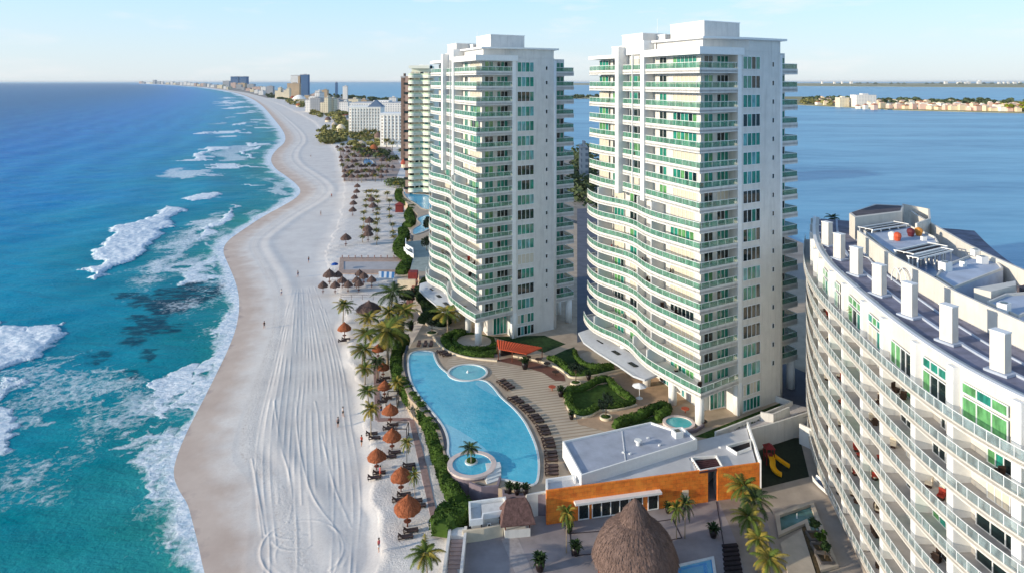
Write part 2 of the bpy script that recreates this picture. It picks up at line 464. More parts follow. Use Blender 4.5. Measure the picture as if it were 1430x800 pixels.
patch(foam, [(-60, 540), (15, 535), (25, 555), (27, 595), (20, 618), (0, 628), (-60, 640)], 0.72, 7)
patch(foam, [(40, 500), (100, 466), (135, 478), (168, 515), (235, 548), (228, 600), (140, 585), (60, 592), (20, 570), (0, 560), (0, 520)], 0.46, 24)
patch(foam, [(140, 583), (170, 590), (198, 598), (222, 574), (240, 590), (255, 600), (258, 630), (243, 655), (262, 700), (275, 740), (292, 805), (300, 860), (232, 860), (238, 780), (236, 740), (228, 705), (207, 707), (190, 687), (172, 682), (166, 660), (175, 649), (192, 642), (188, 616), (160, 606)], 0.70, 13)
patch(foam, [(324, 425), (340, 440), (330, 475), (308, 520), (284, 560), (262, 595), (246, 606), (258, 560), (283, 525), (297, 500), (308, 480), (272, 474), (300, 460)], 0.8, 8)
patch(foam, [(243, 518), (262, 511), (274, 520), (264, 541), (242, 554), (231, 562), (229, 590), (216, 592), (221, 565), (224, 550), (198, 540), (230, 533)], 0.98, 4)
patch(foam, [(185, 388), (215, 345), (240, 318), (280, 300), (326, 285), (326, 305), (300, 330), (296, 350), (312, 372), (312, 390), (230, 392)], 0.62, 14)
patch(foam, [(318, 285), (327, 288), (322, 306), (296, 328), (282, 338), (290, 326), (314, 304)], 0.85, 3)
patch(foam, [(250, 392), (310, 392), (308, 370), (290, 345), (272, 342), (282, 360), (268, 378)], 0.72, 8)
patch(foam, [(283, 222), (286, 206), (296, 204), (302, 210), (298, 220)], 0.95, 3)
patch(foam, [(300, 225), (306, 206), (345, 203), (357, 200), (356, 208), (346, 226), (320, 228)], 0.55, 6)
patch(foam, [(346, 203), (358, 199), (357, 208), (347, 226), (343, 222)], 0.9, 2)
patch(foam, [(218, 249), (230, 236), (285, 236), (292, 232), (307, 247), (280, 249)], 0.58, 6)
patch(foam, [(253, 277), (275, 272), (306, 270), (308, 277), (285, 280)], 0.78, 3)
for a, b, y, v in ((275, 299, 186, .85), (314, 350, 151, .8), (322, 336, 183, .75), (330, 360, 158.5, .7), (310, 325, 164.5, .65), (340, 380, 171, .55), (345, 372, 176, .6), (300, 318, 172.5, .5), (350, 366, 148, .6), (330, 352, 143, .6), (320, 340, 138, .5)):
    patch(foam, [(a, y+1.5), (a+6, y-1), (b, y-2), (b+1, y+1)], v, 2.5)
for k in range(26):
    cx_, cy_ = random.Random(100+k).uniform(0, 1), random.Random(200+k).uniform(136, 262)
    e_ = CX+float(coast_x(F*(H-ZW)/(cy_-CY)))*F/(F*(H-ZW)/(cy_-CY)); x_ = e_-8-cx_*(25+(cy_-130)*.9); l_ = 6+(cy_-125)*.22
    patch(foam, [(x_-l_, cy_+.8), (x_-l_*.3, cy_-1.2), (x_+l_, cy_-.6), (x_+l_*.8, cy_+1.2)], .62+.25*random.Random(300+k).random(), 2.2)
patch(foam, [(372, 268), (380, 250), (412, 256), (420, 268), (405, 280), (388, 272)], 0.56, 6)
patch(foam, [(290, 372), (320, 395), (330, 415), (322, 430), (310, 400)], 0.6, 7)
patch(weed, [(158, 416), (185, 413), (212, 420), (212, 428), (182, 428), (160, 421)], 0.9, 6)
patch(weed, [(213, 430), (220, 412), (250, 402), (285, 396), (300, 402), (296, 415), (275, 425), (245, 438), (222, 440)], 1.0, 8)
patch(weed, [(178, 455), (185, 445), (225, 446), (250, 452), (245, 462), (205, 464)], 0.95, 6)
patch(weed, [(160, 478), (168, 466), (190, 460), (193, 470), (184, 482)], 0.9, 6)
patch(weed, [(190, 497), (200, 491), (215, 495), (210, 503), (196, 503)], 0.9, 4)
patch(weed, [(115, 505), (122, 494), (142, 492), (144, 500), (125, 510)], 0.8, 5)
patch(weed, [(163, 525), (178, 520), (184, 526), (172, 532)], 0.8, 4)
# run-up along the shore
fw = 1.2+0.012*SY
nzr = 0.5+0.5*np.sin(SY*0.21)*np.sin(SY*0.083+1.0)
nz2 = fbm(SX, SY, 30, 21)
foam = np.maximum(foam, 0.84*sstep(fw*(1.0+1.4*nzr)+1.0+2.5*nz2, -0.5, np.abs(off)))
foam = np.maximum(foam, np.where((off > 0) & (off < 70), (0.20+.2*fbm(SX, SY, 60, 22)+.08*fbm(SX, SY, 14, 23))*sstep(60, 5, off), 0))
# swells
ph = off*0.16+0.6*np.sin(SY*0.02)+0.3*np.sin(SX*0.05)
sw = 0.22*np.sin(ph)+0.12*np.sin(SX*0.11+SY*0.07)+0.08*np.sin(SX*0.31-SY*0.17)
SZ = ZW+sw*sstep(4, 30, off)*sstep(2500, 600, SY)
SZ += 1.5*np.clip(foam-0.62, 0, 1)*(1+.14*fbm(SX, SY, 5, 51, 2))*sstep(8, 20, off)*sstep(1500, 300, SY)
SZ = np.where(off < 0, ZW, SZ)
grid_obj('sea', SX, SY, SZ, {'offshore': offn, 'foam': foam, 'weed': weed}, SEA)
MB().quad((-45000, -600, ZW-0.5), (45000, -600, ZW-0.5), (45000, 60000, ZW-0.5), (-45000, 60000, ZW-0.5)).build('lagoon_water', LAGOON, kind='structure')

# ---- beach sheet
rows = np.concatenate([np.arange(118, 150, 0.6), np.arange(150, 420, 1.0), np.arange(420, 900, 1.0)])
Dr = F*(H-ZB)/(rows-CY)
u = np.linspace(0, 1, 420)
lpx = CX+coast_x(Dr)*F/Dr-18; rpx = np.interp(rows, [118, 150, 200, 260, 900], [330, 470, 560, 640, 700])
BX = ((lpx[:, None]*(1-u)+rpx[:, None]*u)-CX)*Dr[:, None]/F
BY = np.broadcast_to(Dr[:, None], BX.shape).copy()
ins = inside(BX, BY, land_poly); d = seg_dist(BX, BY, coast)*np.where(ins, 1, -1)
up = seg_dist(BX, BY, scarp)*np.where(inside(BX, BY, scarp_poly), 1, -1)
up += fbm(BX, BY, 16, 41, 2)*.5
near = sstep(260, 130, BY)
BZ = -1.0+np.clip(d*0.05, -2.5, 0.42)+0.08*sstep(8, 16, d)+0.5*sstep(-1.3-2*(1-near), 1.7+4*(1-near), up)
wetw = np.interp(BY, [80, 100, 130, 170, 260, 500, 3000], [7.5, 9.5, 8.0, 8.0, 9, 12, 12])
wet = 1-d/wetw
wet = np.clip(wet*0.9, -1, 1.2)
tide = np.exp(-((d-wetw*1.12)/0.35)**2)+0.6*np.exp(-((d-wetw*1.32)/0.25)**2)
# rake lines of the beach tractor
L = [(408, 405), (400, 430), (388, 480), (378, 530), (366, 580), (358, 640), (360, 700), (368, 760), (366, 830)]
Rr = [(440, 400), (452, 430), (470, 480), (484, 530), (490, 590), (500, 650), (503, 710), (498, 760), (494, 830)]
tracks = []
for i in range(17):
    t = i/16; ph = i*0.9
    tracks.append([(a[0]*(1-t)+b[0]*t+1.6*math.sin(ph+j*0.9), a[1]*(1-t)+b[1]*t) for j, (a, b) in enumerate(zip(L, Rr))][(0, 1, 0, 2, 1)[i % 5]:(9, 7, 8, 7, 6, 7)[i % 6] if i not in (0, 1, 15, 16) else 9])
for c, rx, ry, a0, a1 in (((425, 770), 62, 44, -30, 250), ((425, 772), 50, 34, 100, 260), ((428, 775), 44, 28, 90, 200), ((410, 752), 30, 16, 190, 330), ((440, 765), 40, 36, -60, 60), ((404, 742), 22, 10, 200, 340)):
    tracks.append([(c[0]+rx*math.cos(R(a)), c[1]-ry*math.sin(R(a))) for a in range(a0, a1+1, 12)])
tracks += [[(383, 560), (390, 620), (404, 660), (409, 700), (402, 735), (372, 745)], [(413, 560), (416, 620), (430, 680), (445, 710), (472, 740), (476, 780), (462, 810)],
           [(440, 560), (452, 620), (466, 680), (490, 735)], [(352, 640), (366, 720), (370, 745)]]
track = np.zeros(BX.shape)
for t in tracks:
    p = chaikin([tuple(P(x, y, ZB)[:2]) for x, y in t], 2)
    dd = seg_dist(BX, BY, p)
    track += (np.exp(-(dd/0.15)**2)*0.8-np.exp(-((dd-0.4)/0.25)**2)*0.3)*(.55+.45*np.clip(fbm(BX, BY, 18, 31+len(t)), -1, 1))*(1.35 if t[0][1] > 700 or len(t) < 9 and t[0][1] > 500 else .85)
for t in ([(343, 800), (350, 700), (372, 600), (396, 500), (402, 430)], [(368, 800), (362, 700), (360, 640), (377, 560)]):
    p = chaikin([tuple(P(x, y, ZB)[:2]) for x, y in t], 2); dd = seg_dist(BX, BY, p)
    track += 0.35*np.exp(-(dd/0.6)**2)
BZ += np.clip(track, -0.5, 1.6)*0.013
BZ += np.where(up > 0.5, 0.05*np.sin(BX*1.3+BY*0.4)*np.sin(BY*0.9-BX*0.3), 0)+0.16*np.exp(-((d-wetw*1.7)/2.0)**2)
BZ += 0.03*near*np.exp(-((up-0.9)/0.5)**2)*(0.5+0.5*fbm(BX, BY, 5, 42))
rough = sstep(0.3, 1.5, up)*0.8+0.5*sstep(0.5, 0, np.abs(d-wetw*1.25)/4)
BZ = np.minimum(BZ, 0.12)
grid_obj('beach', BX, BY, BZ, {'wet': wet, 'track': track, 'rough': rough, 'tide': tide}, SAND)

# ---- the strip of ground the town stands on
GROUND = mat('town ground', (150, 144, 138), 0.9, 0.25, 0.08, 0.0)
def inset_land():
    mb = MB()
    left = [tuple(P(x, y, 0)[:2]) for x, y in [(560, 880), (540, 600), (520, 420), (520, 330), (520, 270), (500, 240), (480, 200), (455, 176), (430, 160), (400, 146), (372, 137), (345, 130), (320, 126.3), (290, 122.3), (255, 120)]]
    right = lagoon_shore[::-1]
    poly = left+[tuple(lagoon_shore[0])]+lagoon_shore[1:]
    mb.prism(poly, -3.0, -0.13, bottom=False)
    return mb
inset_land().build('ground', GROUND, kind='structure')
# ================================================================ the two white condominium towers
WHITE = mat('white painted concrete', (216, 214, 210), 0.7, 0.05, 0.6, 0.1, 0.25, stain=0.4)
WHITE2 = mat('white trim', (232, 232, 230), 0.6, 0.03, 2.0, 0.0, 0.3)
CREAM = mat('cream stucco', (222, 208, 180), 0.8, 0.08, 0.8, 0.1)
FLOORT = mat('balcony floor tile', (196, 184, 164), 0.6, 0.1, 2.0)
METAL = mat('white metal frame', (228, 230, 230), 0.45, 0.02, 2.0, 0.0, 0.4)
def glassmat(name, rgb, rough=0.08, alpha=1.0, spec=0.6, curtain=0.0):
    m = bpy.data.materials.new(name); n = N(m)
    c = lin(*rgb)
    v = n.noise(1.6, 3, 0.6, n.pos(scale=(1, 1, 0.35)))
    col = n.mix(n.ramp(v, [(0.35, 0.0), (0.65, 1.0)]), tuple(x*0.6 for x in c[:3])+(1,), tuple(min(1, x*1.35) for x in c[:3])+(1,))
    n.bsdf(col, rough, Specular_IOR_Level=spec, Alpha=alpha)
    MATS[name] = m; return m
G_TEAL = glassmat('teal window glass', (40, 128, 112)); G_DARK = glassmat('dark window glass', (22, 38, 40)); G_BLUE = glassmat('pale blue window glass', (96, 158, 160))
G_GREEN = glassmat('green window glass', (92, 150, 96)); SHUT = mat('roller shutter', (206, 198, 182), 0.6, 0.06, 3.0); G_RAIL = glassmat('green balcony glass', (96, 150, 126), 0.08, 0.5, 0.5)  # the green pane is only a tint variant
PANES = [G_TEAL, G_DARK, G_BLUE, G_GREEN, SHUT]
FURN = [mat('dark wicker', (60, 44, 36), 0.8, 0.2, 6), mat('red cushion', (150, 52, 40), 0.8, 0.2, 6), mat('pale cushion', (212, 200, 180), 0.8, 0.1, 6), mat('potted leaves', (46, 84, 34), 0.8, 0.3, 6)]

def window(parent, a, b, z0, z1, n, out, kinds, rr, name='window', fr=0.09, low=None):
    """framed window on the vertical plane a-b; panes may differ; out = outward 2D normal"""
    ax, ay = a; bx, by = b; L = math.hypot(bx-ax, by-ay); dx, dy = (bx-ax)/L, (by-ay)/L
    rz = math.atan2(dy, dx); f = MB(); g = MB()
    def at(t, o, z): return (ax+dx*t+out[0]*o, ay+dy*t+out[1]*o, z)
    for t in [i*L/n for i in range(n+1)]:
        f.box(at(t, 0.05, (z0+z1)/2), (fr, 0.10, z1-z0), rz)
    f.box(at(L/2, 0.05, z0-fr/2), (L+fr, 0.12, fr), rz); f.box(at(L/2, 0.05, z1+fr/2), (L+fr, 0.12, fr), rz)
    if low: f.box(at(L/2, 0.05, z0+low), (L, 0.09, fr*.7), rz)
    for i in range(n):
        g.mi(rr.choice(kinds)); t0, t1 = i*L/n+fr/2, (i+1)*L/n-fr/2
        q = [at(t0, 0.02, z0), at(t1, 0.02, z0), at(t1, 0.02, z1), at(t0, 0.02, z1)]
        nx = (t1-t0)*1
        g.quad(*q)
    fo = f.build(name, METAL, parent)
    g.build('pane', PANES, fo)
    return fo

UU, VV = (-0.37, 0.929), (0.858, 0.514)
FH, Z0, NF = 3.306, 9.0, 17
nU = (-0.929, -0.37); nV = (0.514, -0.858)        # outward normals of the sea side and of the camera side
def chair_proto(k):
    t = thing('patio_chair', 'x', 'patio chair')
    s = MB(); s.box((0, 0, .38), (.66, .62, .14)); s.build('seat', FURN[k], t, local=True)
    s = MB(); s.box((-.3, 0, .68), (.1, .62, .62)); s.build('backrest', FURN[k], t, local=True)
    s = MB(); s.box((0, 0, .15), (.56, .5, .3)); s.build('base', FURN[0], t, local=True)
    return Kind(t)
SEATS = [chair_proto(0), chair_proto(1), chair_proto(2)]
def balcony_seat(loc, rz, k, place):
    c = ['dark wicker', 'red cushioned', 'pale cushioned'][k]
    SEATS[k].put(loc, rz, '%s patio chair on a balcony of the %s' % (c, place), '%s chairs on balconies of the %s' % (c, place))
def tower(ox, oy, label, seed, place):
    rr = random.Random(seed)
    T = thing('condo_tower', label, 'apartment tower', (ox, oy, 3.0))
    def q(u, v, n=0.0):                          # u along the sea side, v along the camera side, n out from the sea side
        return (ox+UU[0]*u+VV[0]*v+nU[0]*n, oy+UU[1]*u+VV[1]*v+nU[1]*n)
    top = Z0+FH*NF
    # --- shell
    b = MB()
    b.prism([q(2.2, 2.2), q(2.2, 9.0), q(0, 9.05), q(0, 20.2), q(0.9, 20.9), q(2.8, 21.2), q(2.8, 24.6), q(14, 25.5), q(30, 22), q(37, 15), q(37.2, 2.6), q(16.3, 2.2)], 8.2, top)
    b.build('wall', WHITE, T)
    g = MB(); g.prism([q(4.5, 4.5), q(3.2, 9.0), q(0.02, 9.07), q(0.02, 20.18), q(0.9, 20.85), q(6, 21.2), q(14, 25.4), q(30, 21.9), q(36.9, 15), q(36.9, 5.0)], 2.9, 8.2)
    g.build('ground_floor_wall', WHITE, T)
    for (u, v) in ((0.6, 9.6), (1.0, 0.9), (9, 1.2), (17, 1.0), (25, 0.8), (33, 0.9), (2.2, 25.6), (8.0, 25.6)):
        c = q(u, v); MB().lathe((c[0], c[1], 2.9), [(0.75, 0), (0.75, 5.6 if v < 20 else 6.0)], 20).build('column', WHITE2, T, True)
    # --- balconies, floor by floor
    for i in range(NF):
        z = Z0+i*FH; low = i <= 8
        ex = 0.9 if i == 0 else 0.0
        S = [(39, 0), (37.5, .55), (36, 1.0), (34, 1.4), (31.5, 1.65), (29, 1.35), (27, .85), (25, .35), (23, 0.0), (21, -.1), (19, .1), (17, .55), (15, .95), (12.5, 1.2), (10, 1.15), (7.5, .9), (5, .6), (2.5, .3), (0, 0)]
        if low: runs = [(39, 0)]
        else: runs = [(38, 26.8), (25.4, 17.6), (16.2, 0)]
        for k, (ua, ub) in enumerate(runs):
            if low: path = [q(u, 0, n+ex) for u, n in S]
            elif k == 0: path = [q(u, 0, .45*math.sin((38-u)/11.2*math.pi)) for u in np.linspace(ua, ub, 7)]
            elif k == 1: path = [q(ua, 0, -.7), q(ub, 0, -.7)]
            else: path = [q(ua, 0, -.05), q(8, 0, 0.02), q(0, 0, 0)]
            last = ub == 0
            if last: path[-1] = q(-ex, -ex*0.6); path.append(q(-ex*.3, 9.05))
            inner = [q(2.3, 9.05), q(2.3, 2.3)] if last else [q(ub, 2.3)]
            inner.append(q(ua, 2.3))
            s = MB(); s.prism(path+inner, z-0.32, z)
            fas = 0.38 if rr.random() < .99 else .2
            if not last or not low: pass
            s.ribbon(path, z-0.52, z+0.37, 0.20)
            if k == 0:
                e = [q(ua, 2.3), path[0]]; s.ribbon([q(ua, 2.3), path[0]], z-0.6, z+0.395, 0.18)
            bo = s.build('balcony', WHITE, T)
            pin = offset(path, 0.08)
            g = MB(); g.ribbon(pin, z+0.372, z+1.28, 0.03)
            g.build('railing_glass', G_RAIL, bo)
            h = MB(); h.ribbon(offset(path, 0.05), z+1.282, z+1.36, 0.09)
            for pt in resample(pin, 1.9):
                h.box((pt[0], pt[1], z+0.85), (0.05, 0.05, 0.86))
            h.build('handrail', METAL, bo)
            if rr.random() < .8:
                for _ in range(rr.randint(2, 4)):
                    c = q(rr.uniform(ub+1.2, ua-1.2), 1.25+rr.uniform(-.2, .3))
                    balcony_seat((c[0], c[1], z), rr.uniform(0, 6), rr.choice([0, 0, 0, 1, 2, 2]), place)
        # dividing fins
        for u in ((31.7, 19.2, 12.8) if low else ()):
            n0 = np.interp(u, [a for a, _ in S[::-1]], [c for _, c in S[::-1]])
            a, c = q(u, 0, n0+ex-0.3), q(u, 2.3)
            MB().ribbon([a, c], z+0.001, z+FH-0.62, 0.16).build('balcony_fin', WHITE2, T)
        # sea side glazing
        for (ua, ub, n) in (((38.2, 32.4, 4), (30.6, 26.8, 3), (24.5, 20.2, 3), (15.6, 13.3, 2), (10.8, 4.0, 6)) if low else ((37, 33.0, 3), (31.2, 28.2, 2), (24.6, 18.6, 4), (14.2, 12.0, 2), (10.0, 3.2, 6))):
            closed = rr.random()
            kinds = [4] if closed < .33 else ([1] if closed < .5 else ([0, 0, 3] if closed < .8 else [0, 1, 3, 1]))
            if i % 5 == 4 and ua < 12: kinds = [4]
            window(T, q(min(ua, 36.9), 2.2), q(ub, 2.2), z+0.05, z+2.45, n, nU, kinds, rr, 'glass_door')
        # camera side: corner window behind the glass rail, then the column of windows
        k = rr.random(); kinds = [0, 1] if k < .4 else ([0] if k < .8 else ([4] if k < .9 else [1]))
        window(T, q(2.2, 2.9), q(2.2, 5.0), z+0.05, z+2.45, 2, nV, [3, 0] if k < .6 else [1], rr, 'corner_window')
        window(T, q(2.2, 6.0), q(2.2, 8.8), z+0.05, z+2.45, 3, nV, kinds, rr, 'balcony_window')
        k = rr.random(); kinds = [0, 1] if k < .3 else ([0, 0, 2] if k < .72 else ([1] if k < .88 else [4]))
        window(T, q(0, 10.35), q(0, 14.7), z+0.25, z+2.35, 4, nV, kinds, rr, 'bedroom_window')
        window(T, q(0, 17.9), q(0, 18.45), z+0.7, z+1.5, 1, nV, [1], rr, 'vent_window', 0.06)
        # wing balconies on the lagoon side
        wp = [q(1.4, 21.6), q(1.4, 26.7), q(8.5, 26.7)]
        s = MB(); s.prism(wp+[q(8.5, 21.4), q(4.0, 21.4)], z-0.32, z); s.ribbon(wp, z-0.62, z+0.40, 0.2)
        bo = s.build('wing_balcony', WHITE, T)
        g = MB(); g.ribbon(offset(wp, 0.08), z+0.402, z+1.28, 0.03); g.build('railing_glass', G_RAIL, bo)
        h = MB(); h.ribbon(offset(wp, 0.05), z+1.282, z+1.36, 0.09); h.build('handrail', METAL, bo)
        window(T, q(2.8, 21.35), q(2.8, 24.4), z+0.05, z+2.45, 3, nV, [0, 0, 1], rr, 'wing_window')
    # storeys under the first balcony, camera side
    for z in (3.35, 6.0):
        window(T, q(0, 10.35), q(0, 14.7), z, z+1.9, 5, nV, [0, 2, 1] if z < 5 else [0, 4], rr, 'lobby_window')
    window(T, q(3.6, 5.6), q(3.2, 8.9), 3.3, 7.9, 4, nV, [0, 2], rr, 'lobby_window')
    for u in (8, 15, 22, 29): window(T, q(u+2.4, 4.6), q(u-2.4, 4.6), 3.1, 6.6, 4, nU, [0, 2, 1], rr, 'lobby_window')
    # vertical piers
    b = MB(); b.prism([q(-0.12, 9.05), q(-0.12, 9.95), q(0.6, 9.95), q(0.6, 9.05)], 3, top+0.3); b.build('pier', WHITE2, T)
    for u in (16.25, 25.5):
        MB().prism([q(u, -.25), q(u+1.3, -.25), q(u+1.3, 2.3), q(u, 2.3)], Z0+FH*8.7, top+2.4 if u < 20 else top+1.6).build('pier', WHITE2, T)
    MB().prism([q(21.4, .5), q(21.6, .5), q(21.6, 1), q(21.4, 1)], Z0+FH*9, top).build('pier', WHITE2, T)
    b = MB(); c = q(0.95, 20.35); b.lathe((c[0], c[1], 3), [(0.9, 0), (0.9, top-3-0.5)], 24); b.build('corner_column', WHITE2, T, True)
    # band under the top storey, cornice and roof blocks
    b = MB(); b.prism([q(16, -.3), q(-0.4, -0.3), q(-0.4, 10.4), q(3, 10.4), q(3, 16), q(16, 16)], top-0.7, top+0.55); b.build('fascia', WHITE2, T)
    b = MB(); b.prism([q(38.4, 0), q(32, -.8), q(26.8, -.3), q(26.8, 6), q(38, 6)], top-0.6, top+0.1); b.build('canopy', WHITE2, T)
    b = MB(); b.prism([q(15.5, 2.5), q(2.0, 2.5), q(1.4, 9), q(0.0, 12), q(0.0, 20.2), q(14, 23), q(28, 20), q(30, 4), q(18, 4)], top-.05, top+2.0); b.build('attic_wall', WHITE, T)
    b = MB(); b.prism([q(17.5, 1.4), q(0.9, 1.6), q(-.6, 11), q(-.7, 21.3), q(14, 24), q(27, 21), q(27, 4.4), q(17.5, 4.4)], top+2.0, top+2.35); b.build('cornice', WHITE2, T)
    def blk(u0, u1, v0, v1, z0, z1, name='penthouse_block'):
        b = MB(); b.prism([q(u0, v0), q(u0, v1), q(u1, v1), q(u1, v0)], z0, z1)
        r = MB(); r.prism([q(u0-.1, v0-.1), q(u0-.1, v1+.1), q(u1+.1, v1+.1), q(u1+.1, v0-.1)], z1, z1+0.16)
        o = b.build(name, WHITE, T); r.build('coping', WHITE2, o)
    blk(5, 15, 5.5, 14.5, top+2.35, top+5.3); blk(16.2, 24, 5, 12, top+1.9, top+3.6); blk(19, 26.6, 1.5, 7.5, top, top+3.9)
    blk(26.8, 33, 3, 9, top+.05, top+1.9)
    c = q(24, 9); b = MB(); b.tube([(c[0], c[1], top+2), (c[0], c[1], top+7.5)], [.06, .03], 6); b.build('antenna', METAL, T)
    # drive-in canopy on the sea side foot
    pts = [(37, 1.6, 3.2), (32, 2.4, 4.6), (26, 2.0, 4.4), (20, 1.4, 3.8), (14.5, 1.2, 3.6), (12.3, 1.2, 2.6)]
    o = [q(u, 0, n1) for u, n0, n1 in pts]; i_ = [q(u, 0, n0-2.2) for u, n0, n1 in pts]
    b = MB(); b.prism(o+i_[::-1], [6.3]*6+[6.9]*6, [6.65]*6+[7.3]*6)
    cn = b.build('entrance_canopy', mat('pale grey canopy panel', (186, 190, 196), 0.5, 0.06, 1.5), T)
    for u in (31, 25, 19):
        s = MB(); s.prism([q(u, 0, 1.2), q(u-2.2, 0, 1.0), q(u-2.2, 0, 2.0), q(u, 0, 2.2)], 7.03, 7.06)
        s.build('skylight', G_DARK, cn)
    return T
tower(30.75, 111.5, 'nearest white condo tower with wavy green glass balconies, tallest in the photo', 3, 'nearest tower')
tower(-7.7, 146.4, 'white condo tower with wavy green glass balconies standing behind the nearest tower', 8, 'tower behind')
# ================================================================ the curved apartment block on the right
BWALL = mat('warm white render', (212, 207, 198), 0.75, 0.05, 0.7, 0.1, 0.2, stain=0.25)
ROOFT = mat('slate grey roof membrane', (126, 126, 142), 0.85, 0.25, 0.5, 0.15, 0.2, stain=0.3)
ROOFW = mat('white roof membrane', (178, 188, 204), 0.8, 0.12, 0.35, 0.05, 0.2)
G_CLEAR = glassmat('clear balcony glass', (150, 168, 170), 0.1, 0.38, 0.5)
PINKF = mat('pink grey balcony tile', (176, 172, 170), 0.7, 0.1, 1.0)
AW = mat('beige awning cloth', (184, 170, 146), 0.9, 0.08, 1.0)
def curved_block():
    rr = random.Random(21)
    ctrl = [(59.6, 136), (54.0, 124), (49.2, 112), (46.0, 101), (44.3, 91), (42.9, 82), (42.0, 74), (41.7, 67), (42.1, 61.5), (43.4, 55.5), (46, 50), (50.5, 44), (56, 37)]
    C = resample(chaikin(ctrl, 2), 1.2)                 # runs towards the camera; outward (sea) side lies to its right
    T = thing('apartment_block', 'curved cream apartment block with rows of glass rail balconies at the right edge', 'apartment block', (47, 90, 0))
    ZT = 33.0; slabs = [28.4-3.3*k for k in range(9)]
    seg = [0]
    for a, b in zip(C[:-1], C[1:]): seg.append(seg[-1]+math.hypot(b[0]-a[0], b[1]-a[1]))
    TOT = seg[-1]
    def at(s, inw=0.0):
        s = min(max(s, 0.001), TOT-.001)
        i = max(j for j in range(len(seg)-1) if seg[j] <= s); t = (s-seg[i])/(seg[i+1]-seg[i])
        a, b = C[i], C[i+1]; L = math.hypot(b[0]-a[0], b[1]-a[1]); dx, dy = (b[0]-a[0])/L, (b[1]-a[1])/L
        # smooth normal
        return (a[0]+dx*L*t-dy*inw, a[1]+dy*L*t+dx*inw)
    def curve(s0, s1, inw, step=1.2):
        n = max(2, int((s1-s0)/step)+1); return [at(s0+(s1-s0)*k/(n-1), inw) for k in range(n)]
    def nrm(s):
        a, b = at(s), at(s, 1.0); return (a[0]-b[0], a[1]-b[1])
    # body
    b = MB(); b.prism(curve(0, TOT, 1.9)+curve(0, TOT, 27, 4)[::-1], 2.0, 32.4); b.build('wall', BWALL, T)
    b = MB(); b.prism(curve(3, TOT, 4.5)+curve(3, TOT, 26, 4)[::-1], -.1, 2.0); b.build('ground_floor_wall', CREAM, T)
    # bays: piers every few metres
    bays = [0.6]
    while bays[-1] < TOT-7: bays.append(bays[-1]+(6.1 if len(bays) % 2 else 7.3))
    for s in bays:
        a0, a1 = at(s-.45, .12), at(s+.45, .12); i0, i1 = at(s-.45, 2.0), at(s+.45, 2.0)
        MB().prism([a0, a1, i1, i0], 2.1, ZT-.2).build('pier', WHITE2, T)
        if s > 4: MB().prism([at(s-.5, .6), at(s+.5, .6), at(s+.5, 1.8), at(s-.5, 1.8)], -.1, 1.7).build('column', WHITE2, T)
    # balconies
    for k, z in enumerate(slabs):
        outw = -0.95 if k == 0 else -0.55
        p = curve(0, TOT, outw)
        s = MB(); s.prism(p+curve(0, TOT, 2.0)[::-1], z-.25, z); s.ribbon(p, z-.42, z+.13, .16)
        s.mi(1); s.prism(curve(0, TOT, outw+.2)+curve(0, TOT, 1.88)[::-1], z+.004, z+.01, bottom=False)
        bo = s.build('balcony', [BWALL, PINKF], T)
        g = MB(); g.ribbon(curve(0, TOT, outw+.06), z+.18, z+1.02, .025); g.build('railing_glass', G_CLEAR, bo)
        h = MB(); h.ribbon(curve(0, TOT, outw+.03), z+1.03, z+1.09, .06)
        st = 1.25; t = 0.4
        while t < TOT:
            a = at(t, outw+.07); n_ = nrm(t); h.box((a[0], a[1], z+.58), (.055, .055, .9), math.atan2(n_[1], n_[0])); t += st
        h.build('handrail', METAL, bo)
    # glazing behind
    for k, z in enumerate(slabs):
        for j, (s0, s1) in enumerate(zip(bays[:-1], bays[1:])):
            a, c = s0+.9, s1-.9
            if k == 0:
                if at(a)[1] > 62 and j % 5 != 4:
                    m_ = a+(c-a)*(.95 if j % 3 else .6)
                    kinds = [3, 0, 3, 1] if j % 4 else [4, 0]
                    window(T, at(a+.2, .6), at(m_, .6), z+.05, z+2.0, 3, nrm((a+m_)/2), kinds, rr, 'terrace_door')
                    window(T, at(a+.2, .6), at(m_, .6), z+2.45, z+3.3, 3, nrm((a+m_)/2), [3, 0], rr, 'upper_window')
                else:
                    window(T, at(a+.6, .6), at(c-.3, .6), z+.05, z+2.4, 4, nrm((a+c)/2), [3, 1, 3], rr, 'terrace_door')
                continue
            r_ = rr.random()
            if r_ < .22: kinds = [4]
            elif r_ < .6: kinds = [3, 0, 1]
            elif r_ < .8: kinds = [1]
            else: kinds = [0, 3]
            w0 = a+(c-a)*rr.choice([0, .1, .35])
            if k*12+j < 96: window(T, at(w0, 1.72), at(c-(c-a)*rr.choice([0, .2]), 1.72), z+.05, z+2.5, rr.choice([2, 3, 4]), nrm((a+c)/2), kinds, rr, 'balcony_door')
            for _ in range(rr.choice([0, 0, 1, 2, 2])):
                c0 = at(rr.uniform(a, c), .9); balcony_seat((c0[0], c0[1], z+.01), rr.uniform(0, 6), rr.choice([0, 0, 1, 2]), 'curved block')
    # top storey wall and parapet
    b = MB(); b.ribbon(curve(0, TOT, .8), 28.42, ZT, .9); b.build('parapet_wall', BWALL, T)
    b = MB(); b.ribbon(curve(0, TOT, .62), ZT, ZT+.14, .5); b.build('parapet_coping', WHITE2, T)
    # roof strip and its chimneys
    b = MB(); b.prism(curve(0, TOT, 1.6)+curve(0, TOT, 27.5, 4)[::-1], 32.4, 32.72); b.build('roof', ROOFT, T)
    b = MB(); b.ribbon(curve(0, TOT, 4.6), 32.722, 32.95, .35); b.ribbon(curve(0, TOT, 7.4), 32.722, 32.9, .2); b.build('roof_kerb', ROOFW, T)
